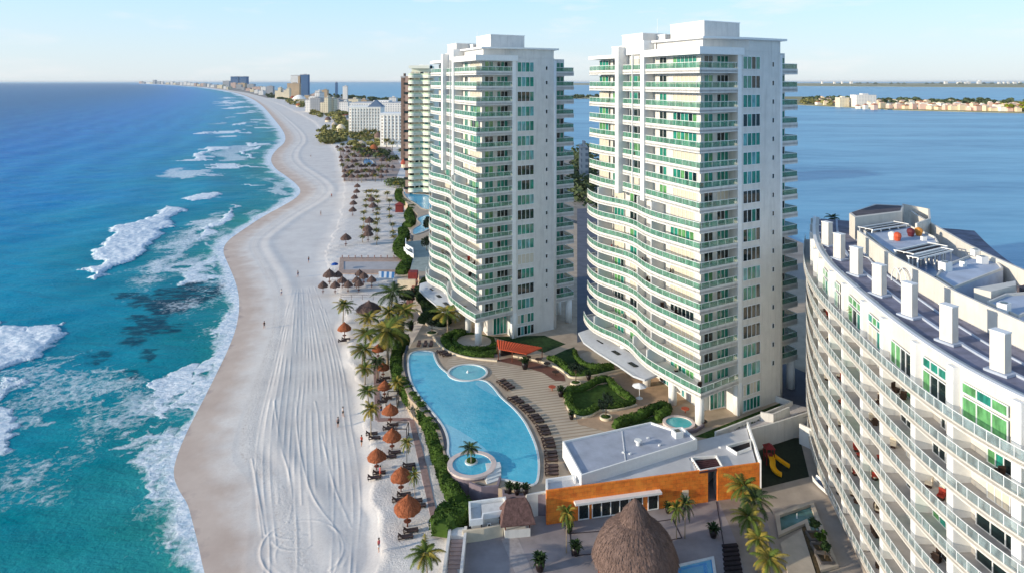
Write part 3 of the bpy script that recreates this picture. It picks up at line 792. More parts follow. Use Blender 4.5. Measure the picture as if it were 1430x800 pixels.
    for px, py in ((1155, 343), (1172, 362), (1196, 384), (1228, 412), (1270, 442), (1325, 478), (1397, 520), (1486, 575)):
        c = P(px, py, 32.75); ang = -1.15
        b = MB(); b.box((c.x, c.y, 34.7), (1.35, 1.0, 3.8), ang)
        cb = b.build('chimney', BWALL, T)
        b = MB(); b.box((c.x, c.y, 36.66), (1.45, 1.1, .12), ang); b.build('cap', WHITE2, cb)
        b = MB(); b.box((c.x, c.y, 32.86), (2.1, 1.7, .24), ang); b.build('plinth', ROOFW, cb)
    # service court behind a tall wall
    top = 35.6
    W2 = [tuple(P(x, y, top)[:2]) for x, y in ((1197, 322), (1229, 345), (1247, 358), (1303, 388), (1332, 406), (1378, 427), (1430, 450), (1560, 520))]
    W3 = [tuple(P(x, y, top)[:2]) for x, y in ((1263, 288), (1277, 299), (1348, 340), (1380, 356), (1430, 378), (1520, 420), (1700, 520))]
    b = MB(); b.ribbon(W2, 32.7, top, .35); b.build('court_wall', BWALL, T)
    b = MB(); b.ribbon(W3, 32.7, top, .4); b.build('court_wall', BWALL, T)
    b = MB(); b.prism(W2+W3[::-1], 32.722, 32.8); b.build('court_floor', ROOFW, T)
    for k, pos in enumerate(((1150, 352), (1168, 378), (1262, 432), (1345, 492))): pass
    def q4(pts, z): return [tuple(P(x, y, z)[:2]) for x, y in pts]
    # far box at the end of the court
    z1 = 36.6
    e = q4(((1186, 298), (1194, 304), (1259, 296), (1262, 287), (1222, 285)), z1)
    MB().prism(e, 32.6, z1).build('stair_house', BWALL, T)
    MB().prism(q4(((1189, 297), (1195, 302), (1257, 294.5), (1259, 288), (1224, 286.5)), z1), z1+.004, z1+.03).build('stair_house_roof', mat('dark roof felt', (92, 86, 92), .9, .2, .8), T)
    MB().ribbon(q4(((1260, 285), (1296, 292), (1297, 305), (1278, 312)), 36.4), 32.7, 36.4, .3).build('end_wall', BWALL, T)
    # raised decks in the court
    for nm, pts, z0_, z_, m_ in (('raised_deck', ((1230, 345), (1248, 357), (1311, 341), (1306, 333), (1268, 316), (1206, 324)), 32.8, 34.9, ROOFW),
                           ('raised_deck', ((1307, 388), (1332, 404), (1401, 377), (1392, 366), (1352, 360), (1316, 374)), 32.8, 34.9, ROOFW),
                           ('raised_deck', ((1378, 424), (1423, 444), (1470, 424), (1440, 410), (1404, 413)), 32.8, 34.7, ROOFW),
                           ('sloped_skylight', ((1279, 372), (1298, 367), (1312, 384), (1303, 387)), 32.8, 34.2, mat('blue grey skylight', (92, 118, 150), .3, .15, 1.0)),
                           ('plant_room', ((1360, 402), (1418, 392), (1419, 398), (1384, 407)), 32.8, 35.3, BWALL),
                           ('side_roof', ((1420, 400), (1450, 412), (1500, 402), (1470, 388)), 32.8, 34.4, mat('dark roof felt', (92, 86, 92), .9, .2, .8))):
        MB().prism(q4(pts, z_), z0_, z_).build(nm, m_, T)
        if nm == 'raised_deck':
            o_ = q4(pts, z_); MB().ribbon(o_, z_+.003, z_+.3, .18, True).build('deck_kerb', BWALL, T)
    # slatted pergolas
    for x0, y0, x1, y1, wd in ((1218, 322, 1268, 314, 2.4), (1275, 356, 1322, 345, 2.6), (1282, 362, 1330, 350, 1.4)):
        a, c = P(x0, y0, 35.4), P(x1, y1, 35.4); d = (c-a).normalized(); n2 = Vector((-d.y, d.x, 0))
        b = MB(); rz = math.atan2(d.y, d.x); L = (c-a).length
        for t in (0, wd): b.box(tuple(a+d*L/2+n2*t+Vector((0, 0, 0))), (L, .2, .2), rz)
        MB().box(tuple(a+d*L/2+n2*wd/2-Vector((0, 0, .12))), (L-.3, wd-.3, .06), rz).build('dark_fill', mat('black fill strip', (48, 46, 52), .9, .2, 2), T)  # flat dark fill strip between the long beams
        b.box(tuple(a+d*L/2+n2*wd/2+Vector((0, 0, .02))), (L, .16, .14), rz)
        for k in (0, 4): b.box(tuple(a+d*(L*k/4)+n2*wd/2+Vector((0, 0, .13))), (.16, wd+.3, .1), rz)
        for k in range(5):
            for t in (.1, wd-.1): 
                pp = a+d*(L*k/4*.96+.1)+n2*t; b.box((pp.x, pp.y, 34.05), (.16, .16, 2.5), rz)
        b.build('pergola', WHITE2, T)
    # arched shade over the roof strip
    c = P(1252, 395, 33); b = MB()
    for dx in (0, .7, 1.4, 2.1):
        b.tube([(c.x+dx+1.2*math.cos(a)*.3, c.y+1.9*math.cos(a), 32.8+2.2*math.sin(a)) for a in np.linspace(0, math.pi, 9)], .07, 5)
    b.build('pergola_arch', METAL, T)
    # equipment
    rr = random.Random(4)
    for px, py, z, s in ((1320, 378, 34.9, 1.3), (1372, 368, 34.9, 1.1), (1345, 372, 34.9, .8), (1362, 357, 34.9, 1.0), (1290, 336, 34.9, .7), (1402, 436, 34.7, 1.2), (1352, 395, 32.8, 1.1), (1412, 405, 32.8, 1.0), (1338, 352, 32.8, 1.0)):
        c = P(px, py, z); b = MB(); b.box((c.x, c.y, z+s*.45), (s, s*.8, s*.9), rr.uniform(0, 1.5)); u_ = b.build('air_unit', WHITE2, T)
        f = MB(); f.lathe((c.x, c.y, z+s*.9), [(s*.3, 0.002), (s*.3, .06)], 12); f.build('fan_grille', G_DARK, u_)
    b = MB()
    for k in range(7):
        a = P(1185+k*34, 350+k*17.5+(k > 4)*k, 33); b.tube([(a.x, a.y, 33.0), (a.x+.8, a.y-5, 33.0)], .06, 5)
    b.build('roof_pipe', METAL, T)
    # outer roof falling towards the lagoon
    o1 = W3; o2 = [(x+5.5, y+2.5) for x, y in W3]; b = MB()
    for i in range(len(o1)-1):
        a, c, d_, e_ = o1[i], o1[i+1], o2[i+1], o2[i]
        b.add([(a[0]+.45, a[1], 33.9), (c[0]+.45, c[1], 33.9), (d_[0], d_[1], 32.2), (e_[0], e_[1], 32.2)], [(0, 1, 2, 3)])
    b.prism([(x+.4, y) for x, y in o1]+o2[::-1], 30, 32.15)
    b.build('tiled_lean_roof', mat('dark roof tile', (62, 58, 66), .8, .3, 3.0, .4), T)
    return T
curved_block()
# garden things standing on the block's roof terrace
for px, py, z, c, nm in ((1253, 336, 34.95, (196, 84, 52), 'orange'), (1283, 329, 34.95, (206, 140, 66), 'yellow'), (1272, 330, 34.95, (96, 40, 48), 'dark red'), (1246, 335, 34.95, (224, 222, 214), 'white')):
    p = P(px, py, z); s = MB()
    s.lathe((p.x, p.y, z), [(.42, 0), (.5, .35), (.62, .7), (.55, 1.1), (.2, 1.3)], 10)
    tag(s.build('garden_urn', mat('glazed '+nm, c, .5, .1, 3)), '%s rounded garden urn on the roof deck of the curved block' % nm, 'garden urn')
# ================================================================ pool terrace between the towers and the beach
ZD = 3.0
DECK = mat('stone pool deck', (176, 158, 138), 0.8, 0.14, 0.35, 0.1)
def m_planks():
    m = bpy.data.materials.new('striped paving'); n = N(m)
    v = n.n.new('ShaderNodeTexWave'); v.wave_type = 'BANDS'; v.bands_direction = 'Y'
    v.inputs['Scale'].default_value = 0.33; v.inputs['Distortion'].default_value = 0.6; v.inputs['Detail'].default_value = 2
    n.link(n.pos(rot=(0, 0, R(-14))), v.inputs['Vector'])
    col = n.mix(n.ramp(v.outputs[0], [(0.15, 0.0), (0.4, 1.0)]), lin(160, 140, 120), lin(190, 174, 154))
    col = n.mix(n.ramp(n.noise(0.3, 4, 0.6, n.pos()), [(0.4, 0.0), (0.7, 0.35)]), col, lin(150, 134, 118))
    n.bsdf(col, 0.8, n.noise(4, 4, 0.6, n.pos()), 0.15, 0.05); MATS['striped'] = m; return m
STRIPED = m_planks()
LAWN = mat('lawn grass', (58, 80, 36), 0.95, 0.35, 1.6, 0.8, 0.1)
LAWND = mat('shaded lawn', (48, 70, 40), 0.95, 0.35, 1.2, 0.8, 0.1)  # darker copy of the lawn grass, shade put into its colour
KERB = mat('cream kerb', (214, 200, 176), 0.75, 0.08, 1.0)
WATERP = None
def m_pool(nm, rgb, rgb2):
    m = bpy.data.materials.new(nm); n = N(m)
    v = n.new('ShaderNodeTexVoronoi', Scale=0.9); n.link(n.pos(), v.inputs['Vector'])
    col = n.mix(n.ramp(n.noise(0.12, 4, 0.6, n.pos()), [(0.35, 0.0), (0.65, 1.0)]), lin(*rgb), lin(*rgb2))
    col = n.mix(n.math('MULTIPLY', v.outputs[0], 0.22), col, lin(150, 220, 235))  # tile cells and caustic light painted into the water colour
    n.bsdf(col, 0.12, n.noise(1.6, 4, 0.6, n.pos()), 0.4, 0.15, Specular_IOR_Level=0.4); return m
POOL = m_pool('turquoise pool water', (52, 166, 200), (84, 188, 214))
SHELF = m_pool('shallow pool shelf water', (112, 184, 212), (138, 198, 218))
TEALP = m_pool('teal plunge pool water', (44, 160, 160), (70, 184, 184))
PONDW = m_pool('dark green pond water', (52, 84, 72), (70, 96, 84))
TILE = mat('pale pool coping', (214, 216, 214), 0.5, 0.06, 1.5)
def sheet(name, pts, z, m, th=0.0, world=False, **t):
    poly = pts if world else [tuple(P(x, y, z)[:2]) for x, y in pts]
    mb = MB()
    if th: mb.prism(poly, z-th, z, bottom=False)
    else: mb.prism(poly, z-.003, z, bottom=False)
    return mb.build(name, m, **t)
def smooth_px(pts, z, it=2, closed=True): return chaikin([tuple(P(x, y, z)[:2]) for x, y in pts], it, closed)

# base of the resort: raised platform with a retaining wall towards the beach
plat = [(572, 485), (562, 500), (560, 530), (572, 556), (596, 580), (610, 602), (618, 625), (622, 648), (640, 668), (700, 682), (760, 690),
        (790, 672), (900, 640), (1040, 600), (1100, 578), (1140, 560), (1160, 400), (900, 340), (760, 300), (620, 262), (588, 258), (568, 262), (560, 275), (583, 300), (575, 345), (583, 380), (590, 400), (592, 450)]
sheet('resort_terrace', plat, ZD, DECK, 3.3, kind='structure')
sheet('striped_paving', [(626, 500), (668, 505), (716, 512), (760, 520), (800, 540), (800, 580), (812, 592), (852, 604), (790, 622), (765, 660), (775, 628), (762, 595), (738, 565), (712, 545), (692, 524), (676, 512), (650, 506), (622, 514)], ZD+.006, STRIPED, kind='structure')
# garden front walk (lower, warm paving)
sheet('garden_path', [(800, 538), (860, 524), (905, 512), (960, 560), (930, 575), (900, 575), (860, 590), (852, 604), (808, 592), (795, 560)], ZD+.008, mat('terracotta paving', (178, 150, 124), .8, .12, .8), kind='structure')

# ---- the big pool
pool_px = [(574, 490.5), (570, 505), (573.5, 530), (585, 552), (603, 573), (617, 590), (625, 604), (628, 620), (626, 636), (640, 652), (668, 664), (700, 668), (728, 674), (747, 678), (751, 662), (751, 640), (747, 622), (740, 605), (730, 586), (715, 569), (698, 555), (688, 541), (676, 530.5), (657, 532.5), (637, 531), (625.5, 523), (611, 511), (605, 497), (604, 490.5)]
pw = smooth_px(pool_px, ZD, 2)
pool = thing('swimming_pool', 'large curving turquoise swimming pool on the terrace below the towers', 'swimming pool', tuple(P(660, 570, ZD)))
mb = MB(); mb.prism(pw, ZD+.012, ZD+.05, bottom=False); mb.build('water', POOL, pool)
mb = MB(); mb.ribbon(pw, ZD+.0, ZD+.14, -.34, True)
mb.build('coping', TILE, pool)
mb = MB(); mb.prism(smooth_px([(661, 534), (676, 531.5), (687, 542), (697, 555), (688, 551), (672, 543)], ZD, 1), ZD+.052, ZD+.056, bottom=False)
mb.build('shallow_shelf', SHELF, pool)
mb = MB(); mb.prism(smooth_px([(619, 590), (632, 596), (650, 606), (672, 621), (686, 634), (680, 650), (640, 652), (627, 634), (629, 618), (626, 603)], ZD, 2), ZD+.052, ZD+.056, bottom=False)
mb.build('shallow_shelf', SHELF, pool)
mb = MB(); mb.prism(smooth_px([(576, 491), (574, 496), (604, 496), (603.5, 491)], ZD, 0), ZD+.052, ZD+.056, bottom=False); mb.build('shallow_shelf', SHELF, pool)
def ellipse_px(cx, cy, rx, z, n=40, squash=None):
    c = P(cx, cy, z); r = rx*c.y/F
    return c, r, [(c.x+r*math.cos(2*math.pi*k/n), c.y+r*math.sin(2*math.pi*k/n)) for k in range(n)]
c, r, e = ellipse_px(653, 520.5, 25.5, ZD)
kp = thing('wading_pool', 'small round wading pool beside the far bend of the large pool', 'wading pool', tuple(c))
MB().prism(e, ZD+.02, ZD+.06, bottom=False).build('water', m_pool('pale wading water', (96, 178, 196), (120, 192, 204)), kp)
MB().ribbon(e, ZD+.0, ZD+.2, -.4, True).build('coping', TILE, kp)
MB().lathe((c.x, c.y, ZD), [(.22, 0), (.22, .2), (.08, .5)], 12).build('fountain_nozzle', WHITE2, kp)
# hot tub with a palm island
c, r, e = ellipse_px(659, 648, 33, ZD+.5)
PINK = mat('pinkish rim stone', (214, 196, 188), .7, .08, 1.0); GREYW = mat('grey purple rendered wall', (126, 114, 122), .85, .12, .7)
jz = thing('round_hot_tub', 'round hot tub with pale rim and palm island at the near end of the pool', 'hot tub', (c.x, c.y, 0))
MB().lathe((c.x, c.y, -.1), [(r, 0), (r, 3.35), (r+.1, 3.4)], 40).build('curved_wall', GREYW, jz)
MB().ribbon([(c.x+(r+.15)*math.cos(a), c.y+(r+.15)*math.sin(a)) for a in np.linspace(0, 2*math.pi, 41)[:-1]], 3.3, ZD+.62, .75, True).build('rim', PINK, jz)
MB().prism([(c.x+(r-.5)*math.cos(a), c.y+(r-.5)*math.sin(a)) for a in np.linspace(0, 2*math.pi, 41)[:-1]], 3.31, ZD+.5, bottom=False).build('water', POOL, jz)
ic = P(658, 645, ZD+.5)
MB().lathe((ic.x, ic.y, ZD+.3), [(.95, 0), (.95, .38), (.75, .4)], 24).build('island_rim', TILE, jz)
MB().lathe((ic.x, ic.y, ZD+.3), [(.74, .38), (.7, .62), (.3, .8)], 16, jit=.08).build('island_planting', LAWN, jz)
# curved steps between tub and pool, grey wall below
st = thing('curved_steps', 'pale curved steps descending beside the round hot tub', 'steps', tuple(P(686, 668, 0)))
for k in range(5):
    a = [(678-k*1.0, 652+k*4.5), (698, 650+k*4.2), (700, 657+k*4.2), (680, 664+k*4)]
    MB().prism([tuple(P(x, y, ZD)[:2]) for x, y in a], 2.4-.12*k, 3.6-.16*k).build('step', TILE, st)
MB().ribbon([tuple(P(x, y, ZD)[:2]) for x, y in ((655, 676), (672, 683), (696, 681), (700, 668))], -.1, ZD+.3, .3).build('retaining_wall', GREYW, st)
MB().ribbon([tuple(P(x, y, ZD)[:2]) for x, y in ((700, 668), (702, 690), (735, 690), (762, 690))], -.1, ZD-.001, .3).build('retaining_wall', GREYW, st)
# infinity gutter along the beach side of the pool
gut = [(567.5, 486), (563, 503), (566, 532), (578, 555), (596, 577), (610, 596), (618, 612), (620.5, 632), (626, 652)]
gp = smooth_px(gut, ZD-.6, 2, False)
MB().ribbon(gp, -.2, ZD+.06, .5).build('gutter_wall', mat('dark wet gutter wall', (52, 58, 74), .4, .2, 1.0), **{'label': 'dark blue overflow wall curving along the beach side of the pool', 'category': 'wall'})

# ---- hedges and lawns
LEAF = mat('hedge leaves', (62, 84, 34), 0.85, 0.4, 0.35, 0.0, 0.1, isl=0.4)
LEAF2 = mat('dark hedge leaves', (42, 60, 32), 0.85, 0.3, 0.6, 0.0, 0.15, isl=0.4)
def leafcloud(mb, pts_fn, n, size, rr):
    for _ in range(n):
        p, nr = pts_fn(); s = size*rr.uniform(.6, 1.3)
        a = Vector((rr.uniform(-1, 1), rr.uniform(-1, 1), rr.uniform(-1, 1))).normalized()
        t = (nr+a*.8).normalized(); u = t.cross(Vector((0, 0, 1)) if abs(t.z) < .9 else Vector((1, 0, 0))).normalized(); v = t.cross(u)
        mb.add([p-u*s, p+v*s*.6, p+u*s, p-v*s*.6], [(0, 1, 2, 3)])
def hedge(px, wdt, hgt, label, z=ZD, closed=False, m=None, dens=26, seed=1, z2=None, cat='hedge', size=.16):
    rr = random.Random(seed); m = m or LEAF
    path = chaikin([tuple(P(x, y, z)[:2]) for x, y in px], 2, closed)
    path = resample(path+([path[0]] if closed else []), .7)
    mb = MB(); n = len(path); prof = [(-.5, 0), (-.54, .55), (-.4, .93), (0, 1.0), (.4, .93), (.54, .55), (.5, 0)]
    L = 0; segs = []
    vs = []
    for i, p in enumerate(path):
        a, b = path[max(i-1, 0)], path[min(i+1, n-1)]; l = math.hypot(b[0]-a[0], b[1]-a[1]) or 1
        nx, ny = -(b[1]-a[1])/l, (b[0]-a[0])/l
        t = i/(n-1); zz = z if z2 is None else z*(1-t)+z2*t
        end = min(1, .55+min(i, n-1-i)*.4) if not closed else 1
        jw = rr.uniform(.82, 1.12)*end; jh = rr.uniform(.85, 1.1)*end
        for w_, h_ in prof: vs.append((p[0]+nx*w_*wdt*.92*jw, p[1]+ny*w_*wdt*.92*jw, zz-.15+(h_*hgt*jh+.15)*.97))
        segs.append((p, (nx, ny), zz, jw, jh))
    k = len(prof)
    fs = [(i*k+j, (i+1)*k+j, (i+1)*k+j+1, i*k+j+1) for i in range(n-1) for j in range(k-1)]
    fs += [tuple(range(k)), tuple(range((n-1)*k, n*k))[::-1]]
    mb.add(vs, fs)
    tot = .7*n*(wdt+2*hgt)
    def fn():
        i = rr.randrange(n-1); p, nn, zz, jw, jh = segs[i]; q_ = segs[i+1][0]; t = rr.random()
        j = rr.random()*(k-1); a = prof[int(j)]; b = prof[int(j)+1]; f_ = j-int(j)
        w_, h_ = a[0]*(1-f_)+b[0]*f_, a[1]*(1-f_)+b[1]*f_
        return Vector((p[0]*(1-t)+q_[0]*t+nn[0]*w_*wdt*jw, p[1]*(1-t)+q_[1]*t+nn[1]*w_*wdt*jw, zz+h_*hgt*jh+rr.uniform(-.05, .12))), Vector((nn[0]*w_, nn[1]*w_, h_*.6+.1))
    leafcloud(mb, fn, int(tot*dens), size, rr)
    return tag(mb.build('hedge', m), label, cat)
hedge([(568, 478), (556, 493), (552, 512), (556, 535), (570, 560), (588, 582), (600, 602), (608, 628), (616, 655), (628, 690), (642, 716)], 2.1, 2.6, 'long wavy green hedge between the beach and the large pool', z=.6, seed=2)
hedge([(628, 715), (618, 730), (613, 746), (632, 738), (648, 722), (644, 712)], 2.6, 2.0, 'bushy bright green hedge clump at the head of the beach stairs', z=.4, seed=3)
hedge([(650, 463), (636, 466), (618, 473), (628, 488), (645, 494), (668, 497), (690, 497)], 1.6, .9, 'curved hedge round the far patio with the cream kerb beside the wading pool', seed=4)
hedge([(649, 466), (636, 472), (633, 480), (645, 488), (668, 490), (688, 486), (698, 480)], .9, .8, 'thin inner hedge hugging the round patio under the far tower', seed=5)
hedge([(765, 500), (780, 506), (792, 518), (801, 524), (824, 524), (840, 519), (856, 516)], 1.4, .9, 'pale green hedge round the dark lawn next to the orange shade roof', seed=6)
hedge([(802, 490), (804, 500), (812, 509), (828, 514), (846, 512), (857, 512)], .9, .8, 'thin hedge between the dark lawn and the round patio of the nearest tower', seed=7)
hedge([(792, 547), (806, 546), (823, 541), (834, 533), (850, 531), (856, 540), (866, 549), (884, 561), (880, 567), (856, 571), (838, 568), (826, 578), (808, 581), (798, 573), (793, 560)], 1.25, .95, 'closed hedge ring round the star shaped lawn between pool and nearest tower', closed=True, seed=8)
hedge([(857, 598), (872, 590), (888, 587), (905, 578), (922, 570), (934, 571), (930, 580), (916, 586)], 1.6, 1.2, 'hedge behind the plunge pool and the blue grey clubhouse roof', seed=9)
hedge([(585, 405), (588, 420), (600, 432), (618, 432), (600, 442), (590, 452)], 2.4, 1.6, 'dark hedge mass by the round white patio beyond the palm grove', seed=10, m=LEAF2)
hedge([(612, 396), (596, 392), (590, 400), (596, 410)], 2.2, 1.5, 'dark hedge curling behind the round white patio by the far tower', seed=12, m=LEAF2)
hedge([(590, 442), (604, 450), (620, 456), (625, 450)], 2.2, 1.4, 'dark hedge with a cream kerb between the palm grove and the far tower', seed=11, m=LEAF2)
hedge([(558, 268), (556, 276), (562, 284), (572, 288), (580, 286), (574, 296), (570, 304), (576, 312), (568, 318)], 3.6, 2.0, 'winding bright green hedge beside the far blue pools', z=1.0, seed=13, dens=12, size=.3)
hedge([(562, 324), (566, 332), (558, 342), (556, 352), (562, 358), (572, 364), (568, 374), (560, 384)], 3.6, 2.2, 'bright green hedge beyond the sunken sand court', z=1.0, seed=14, dens=12, size=.28)
hedge([(1012, 603), (1040, 593), (1066, 582), (1090, 571)], 1.0, .5, 'low hedge along the grass strip at the foot of the nearest tower', seed=15, m=LEAF2)
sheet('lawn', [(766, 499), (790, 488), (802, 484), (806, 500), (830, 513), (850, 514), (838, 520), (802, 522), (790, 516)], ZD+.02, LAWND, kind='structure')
sheet('lawn', [(795, 549), (823, 544), (835, 537), (850, 535), (862, 550), (880, 562), (860, 569), (838, 565), (820, 578), (806, 577), (799, 570)], ZD+.02, LAWN, kind='structure')
sheet('lawn', [(862, 598), (890, 589), (918, 578), (932, 578), (926, 590), (905, 592)], ZD+.02, LAWN, kind='structure')
sheet('lawn', [(970, 609), (1000, 597), (1090, 562), (1094, 568), (1060, 584), (1010, 606), (990, 612)], ZD+.02, LAWN, kind='structure')
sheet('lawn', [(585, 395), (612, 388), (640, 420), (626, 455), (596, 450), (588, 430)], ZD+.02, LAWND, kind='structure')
sheet('lawn', [(619, 472), (650, 462), (690, 470), (697, 494), (650, 497), (628, 490)], ZD+.02, LAWN, kind='structure')
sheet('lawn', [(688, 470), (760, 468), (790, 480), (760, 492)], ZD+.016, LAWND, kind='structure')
for nm, pts in (('kerb_of_patio_garden', [(604, 471), (612, 483), (627, 493), (651, 500.5), (672, 503), (694, 505)]), ('kerb_by_the_lawn', [(716, 498), (745, 503), (775, 512), (790, 522), (795, 529), (823, 528), (850, 521), (872, 517)]),
                ('kerb_of_star_lawn', [(788, 556), (790, 566), (795, 577), (808, 585), (826, 583), (838, 573), (856, 576), (890, 567)]), ('kerb_of_palm_grove', [(580, 432), (590, 444), (596, 457), (615, 460), (628, 458)])):
    p = smooth_px(pts, ZD, 2, False)
    MB().ribbon(p, ZD-.05, ZD+.32, .3).build('garden_kerb', KERB, **{'label': {'kerb_of_patio_garden': 'cream kerb curving round the patio garden of the far tower', 'kerb_by_the_lawn': 'cream kerb along the dark lawn beside the orange shade roof', 'kerb_of_star_lawn': 'cream kerb round the near side of the star shaped lawn', 'kerb_of_palm_grove': 'cream kerb edging the hedges behind the palm grove'}[nm], 'category': 'kerb'})
for cx, cy, rx, lb, nm in ((660, 477, 26, 'patio', 0), (832, 500, 24, 'patio', 0), (616, 414, 15, 'patio', 0)):
    c, r, e = ellipse_px(cx, cy, rx, ZD)
    MB().prism(e, ZD+.02, ZD+.06, bottom=False).build('patio', mat('sandstone patio', (186, 174, 158), .8, .1, .6), kind='structure')
# round planters with small trees
TRUNKM = mat('grey brown bark', (104, 88, 72), .9, .25, 4, .5)
TREEM = mat('dark tree leaves', (34, 46, 36), .9, .3, .8, 0, .1, isl=.25)
def leaf_tree(loc, hgt, cr, label, seed, m=TREEM, ring=True, name='small_tree', group=None):
    rr = random.Random(seed); T = thing(name, label, 'tree', loc, group=group)
    b = MB(); b.tube([(0, 0, 0), (.05, .03, hgt*.35), (rr.uniform(-.15, .15), 0, hgt*.7)], [hgt*.035, hgt*.025, hgt*.015], 7)
    for k in range(4):
        a = k*1.6+rr.random(); b.tube([(.03, .02, hgt*.45), (cr*.6*math.cos(a), cr*.6*math.sin(a), hgt*.75)], [hgt*.018, hgt*.007], 5)
    b.build('trunk', TRUNKM, T, True, True)
    cl = [(Vector((rr.uniform(-.6, .6)*cr, rr.uniform(-.6, .6)*cr, hgt*rr.uniform(.6, .95))), cr*rr.uniform(.35, .6)) for _ in range(9)]
    c_ = MB()
    def fn():
        c0, r0 = rr.choice(cl); d_ = Vector((rr.gauss(0, 1), rr.gauss(0, 1), rr.gauss(0, .8))).normalized(); return c0+d_*r0*rr.uniform(.6, 1.0), d_
    leafcloud(c_, fn, int(420*max(1, cr)), .17*max(1, cr*.8), rr)
    c_.build('crown', m, T, local=True)
    return T
def round_planter(px, py, rx, label, lt, seed, z=ZD, soil=LAWN):
    c, r, e = ellipse_px(px, py, rx, z)
    t = thing('round_planter', label, 'planter', tuple(c))
    MB().ribbon(e, z-.02, z+.4, .18, True).build('rim', KERB, t)
    MB().lathe((c.x, c.y, z), [(r-.2, .0), (r-.25, .35), (r*.3, .55)], 18, jit=.05).build('planting', soil, t)
    leaf_tree((c.x, c.y, z+.4), 3.4, 1.45, lt, seed)
round_planter(804, 536, 7.5, 'round planter ringed in cream between the two lawns', 'small round headed tree in the planter between the two lawns', 31)
round_planter(846, 584, 8.5, 'round cream planter on the paving near the plunge pool hedge', 'small dark tree in the planter near the plunge pool hedge', 32)
round_planter(603, 466, 8, 'dark round planter at the far end of the large pool', 'small dark tree at the far end of the large pool', 33, soil=LEAF2)

# ---- plunge pool by the nearest tower
c, r, e = ellipse_px(948, 591, 18, ZD+.2)
pp = thing('plunge_pool', 'small teal plunge pool behind the blue grey clubhouse roof', 'plunge pool', tuple(c))
e2 = [(c.x+(x-c.x)*1.0, c.y+(y-c.y)*.9) for x, y in e]
MB().prism(e2, ZD+.02, ZD+.3, bottom=False).build('water', TEALP, pp)
MB().ribbon(e2, ZD, ZD+.45, -.5, True).build('coping', PINK, pp)
c = P(968, 600, ZD); MB().ribbon([tuple(P(x, y, ZD)[:2]) for x, y in ((925, 601), (950, 607), (972, 604), (984, 596))], ZD-.4, ZD+.5, .3).build('low_wall', GREYW, pp)

# ---- orange shade roof with bar and dining deck
ORANGE = mat('terracotta awning', (196, 84, 52), .85, .1, 1.2, .1, isl=.0); WOODR = mat('red brown timber', (110, 62, 46), .8, .2, 2)
sheet('dining_deck', [(692, 503), (712, 499), (745, 505), (775, 514), (788, 524), (790, 532), (775, 531), (758, 520), (730, 511)], ZD+.014, mat('red brown deck', (112, 74, 62), .8, .15, 1.0), kind='structure')
a = thing('shade_roof', 'long terracotta awning roof over the bar below the far tower', 'shade roof', tuple(P(720, 500, ZD)))
zt = [6.0, 5.2, 4.9, 5.4]; cor = [(694, 474), (757, 485), (735, 494), (696, 487)]
p4 = [P(x, y, z) for (x, y), z in zip(cor, zt)]
b = MB(); nx = 16
for i in range(nx):                                # corrugated panels
    t0, t1 = i/nx, (i+1)/nx; tm = (t0+t1)/2
    for s0, s1, dz in ((t0, tm, .1), (tm, t1, 0)):
        A = p4[0].lerp(p4[1], s0); B = p4[0].lerp(p4[1], s1); C_ = p4[3].lerp(p4[2], s1); D_ = p4[3].lerp(p4[2], s0)
        u = Vector((0, 0, .1)); d0, d1 = (u*0, u) if dz else (u, u*0)
        b.add([A+d0, B+d1, C_+d1, D_+d0, A+d0-u*1.4, B+d1-u*1.4, C_+d1-u*1.4, D_+d0-u*1.4], [(0, 1, 2, 3), (7, 6, 5, 4), (0, 4, 5, 1), (2, 6, 7, 3)])
b.build('canopy', ORANGE, a)
for q_ in p4+[(p4[2]+p4[3])/2]:
    MB().tube([(q_.x, q_.y, ZD), (q_.x, q_.y, q_.z-.12)], .09, 8).build('post', WOODR, a)
b = MB(); b.ribbon([tuple(P(x, y, ZD)[:2]) for x, y in ((700, 497), (716, 494), (733, 496))], ZD, ZD+1.1, .5); b.build('bar_counter', mat('dark bar front', (48, 36, 34), .6, .2, 2), a)
# ---- low clubhouse with orange stone front
ORST = None
def m_orange():
    m = bpy.data.materials.new('orange stone cladding'); n = N(m)
    br = n.n.new('ShaderNodeTexBrick'); br.inputs['Scale'].default_value = 1.0
    br.inputs['Brick Width'].default_value = .8; br.inputs['Row Height'].default_value = .55; br.inputs['Mortar Size'].default_value = .012
    br.inputs['Color1'].default_value = lin(246, 138, 44); br.inputs['Color2'].default_value = lin(224, 112, 32); br.inputs['Mortar'].default_value = lin(150, 84, 40)
    mp = n.n.new('ShaderNodeMapping'); mp.inputs['Rotation'].default_value = (R(90), 0, 0); n.link(n.pos(), mp.inputs[0]); n.link(mp.outputs[0], br.inputs['Vector'])
    col = n.mix(n.ramp(n.noise(1.1, 5, 0.65, n.pos()), [(0.42, 0.0), (0.68, 0.7)]), br.outputs[0], lin(240, 152, 56))
    col = n.mix(n.ramp(n.noise(0.7, 5, 0.65, n.pos(scale=(1, 1, 1.7))), [(0.5, 0.0), (0.75, 0.55)]), col, lin(156, 66, 20))
    n.bsdf(col, 0.75, n.noise(5, 4, 0.6, n.pos()), 0.3, 0.05); return m
ORST = m_orange()
ZR = 4.2; ZR2 = 5.6
cb = thing('clubhouse', 'low flat roofed clubhouse with a bright orange stone front', 'clubhouse', tuple(P(900, 715, 0)))
def pz(pts, z): return [tuple(P(x, y, z)[:2]) for x, y in pts]
WH3 = mat('white roof coating', (196, 196, 198), .8, .1, .3, .05, stain=.0)
BLR = mat('blue grey roof coating', (166, 172, 186), .75, .12, .4, .05)
fl, fm1, fm2, fr = (763, 688), (988, 658.5), (1001, 656.8), (1057, 649)
rb = pz([fl, fm1, (980, 640), (964, 642.5), (1001, 639), fm2], ZR)
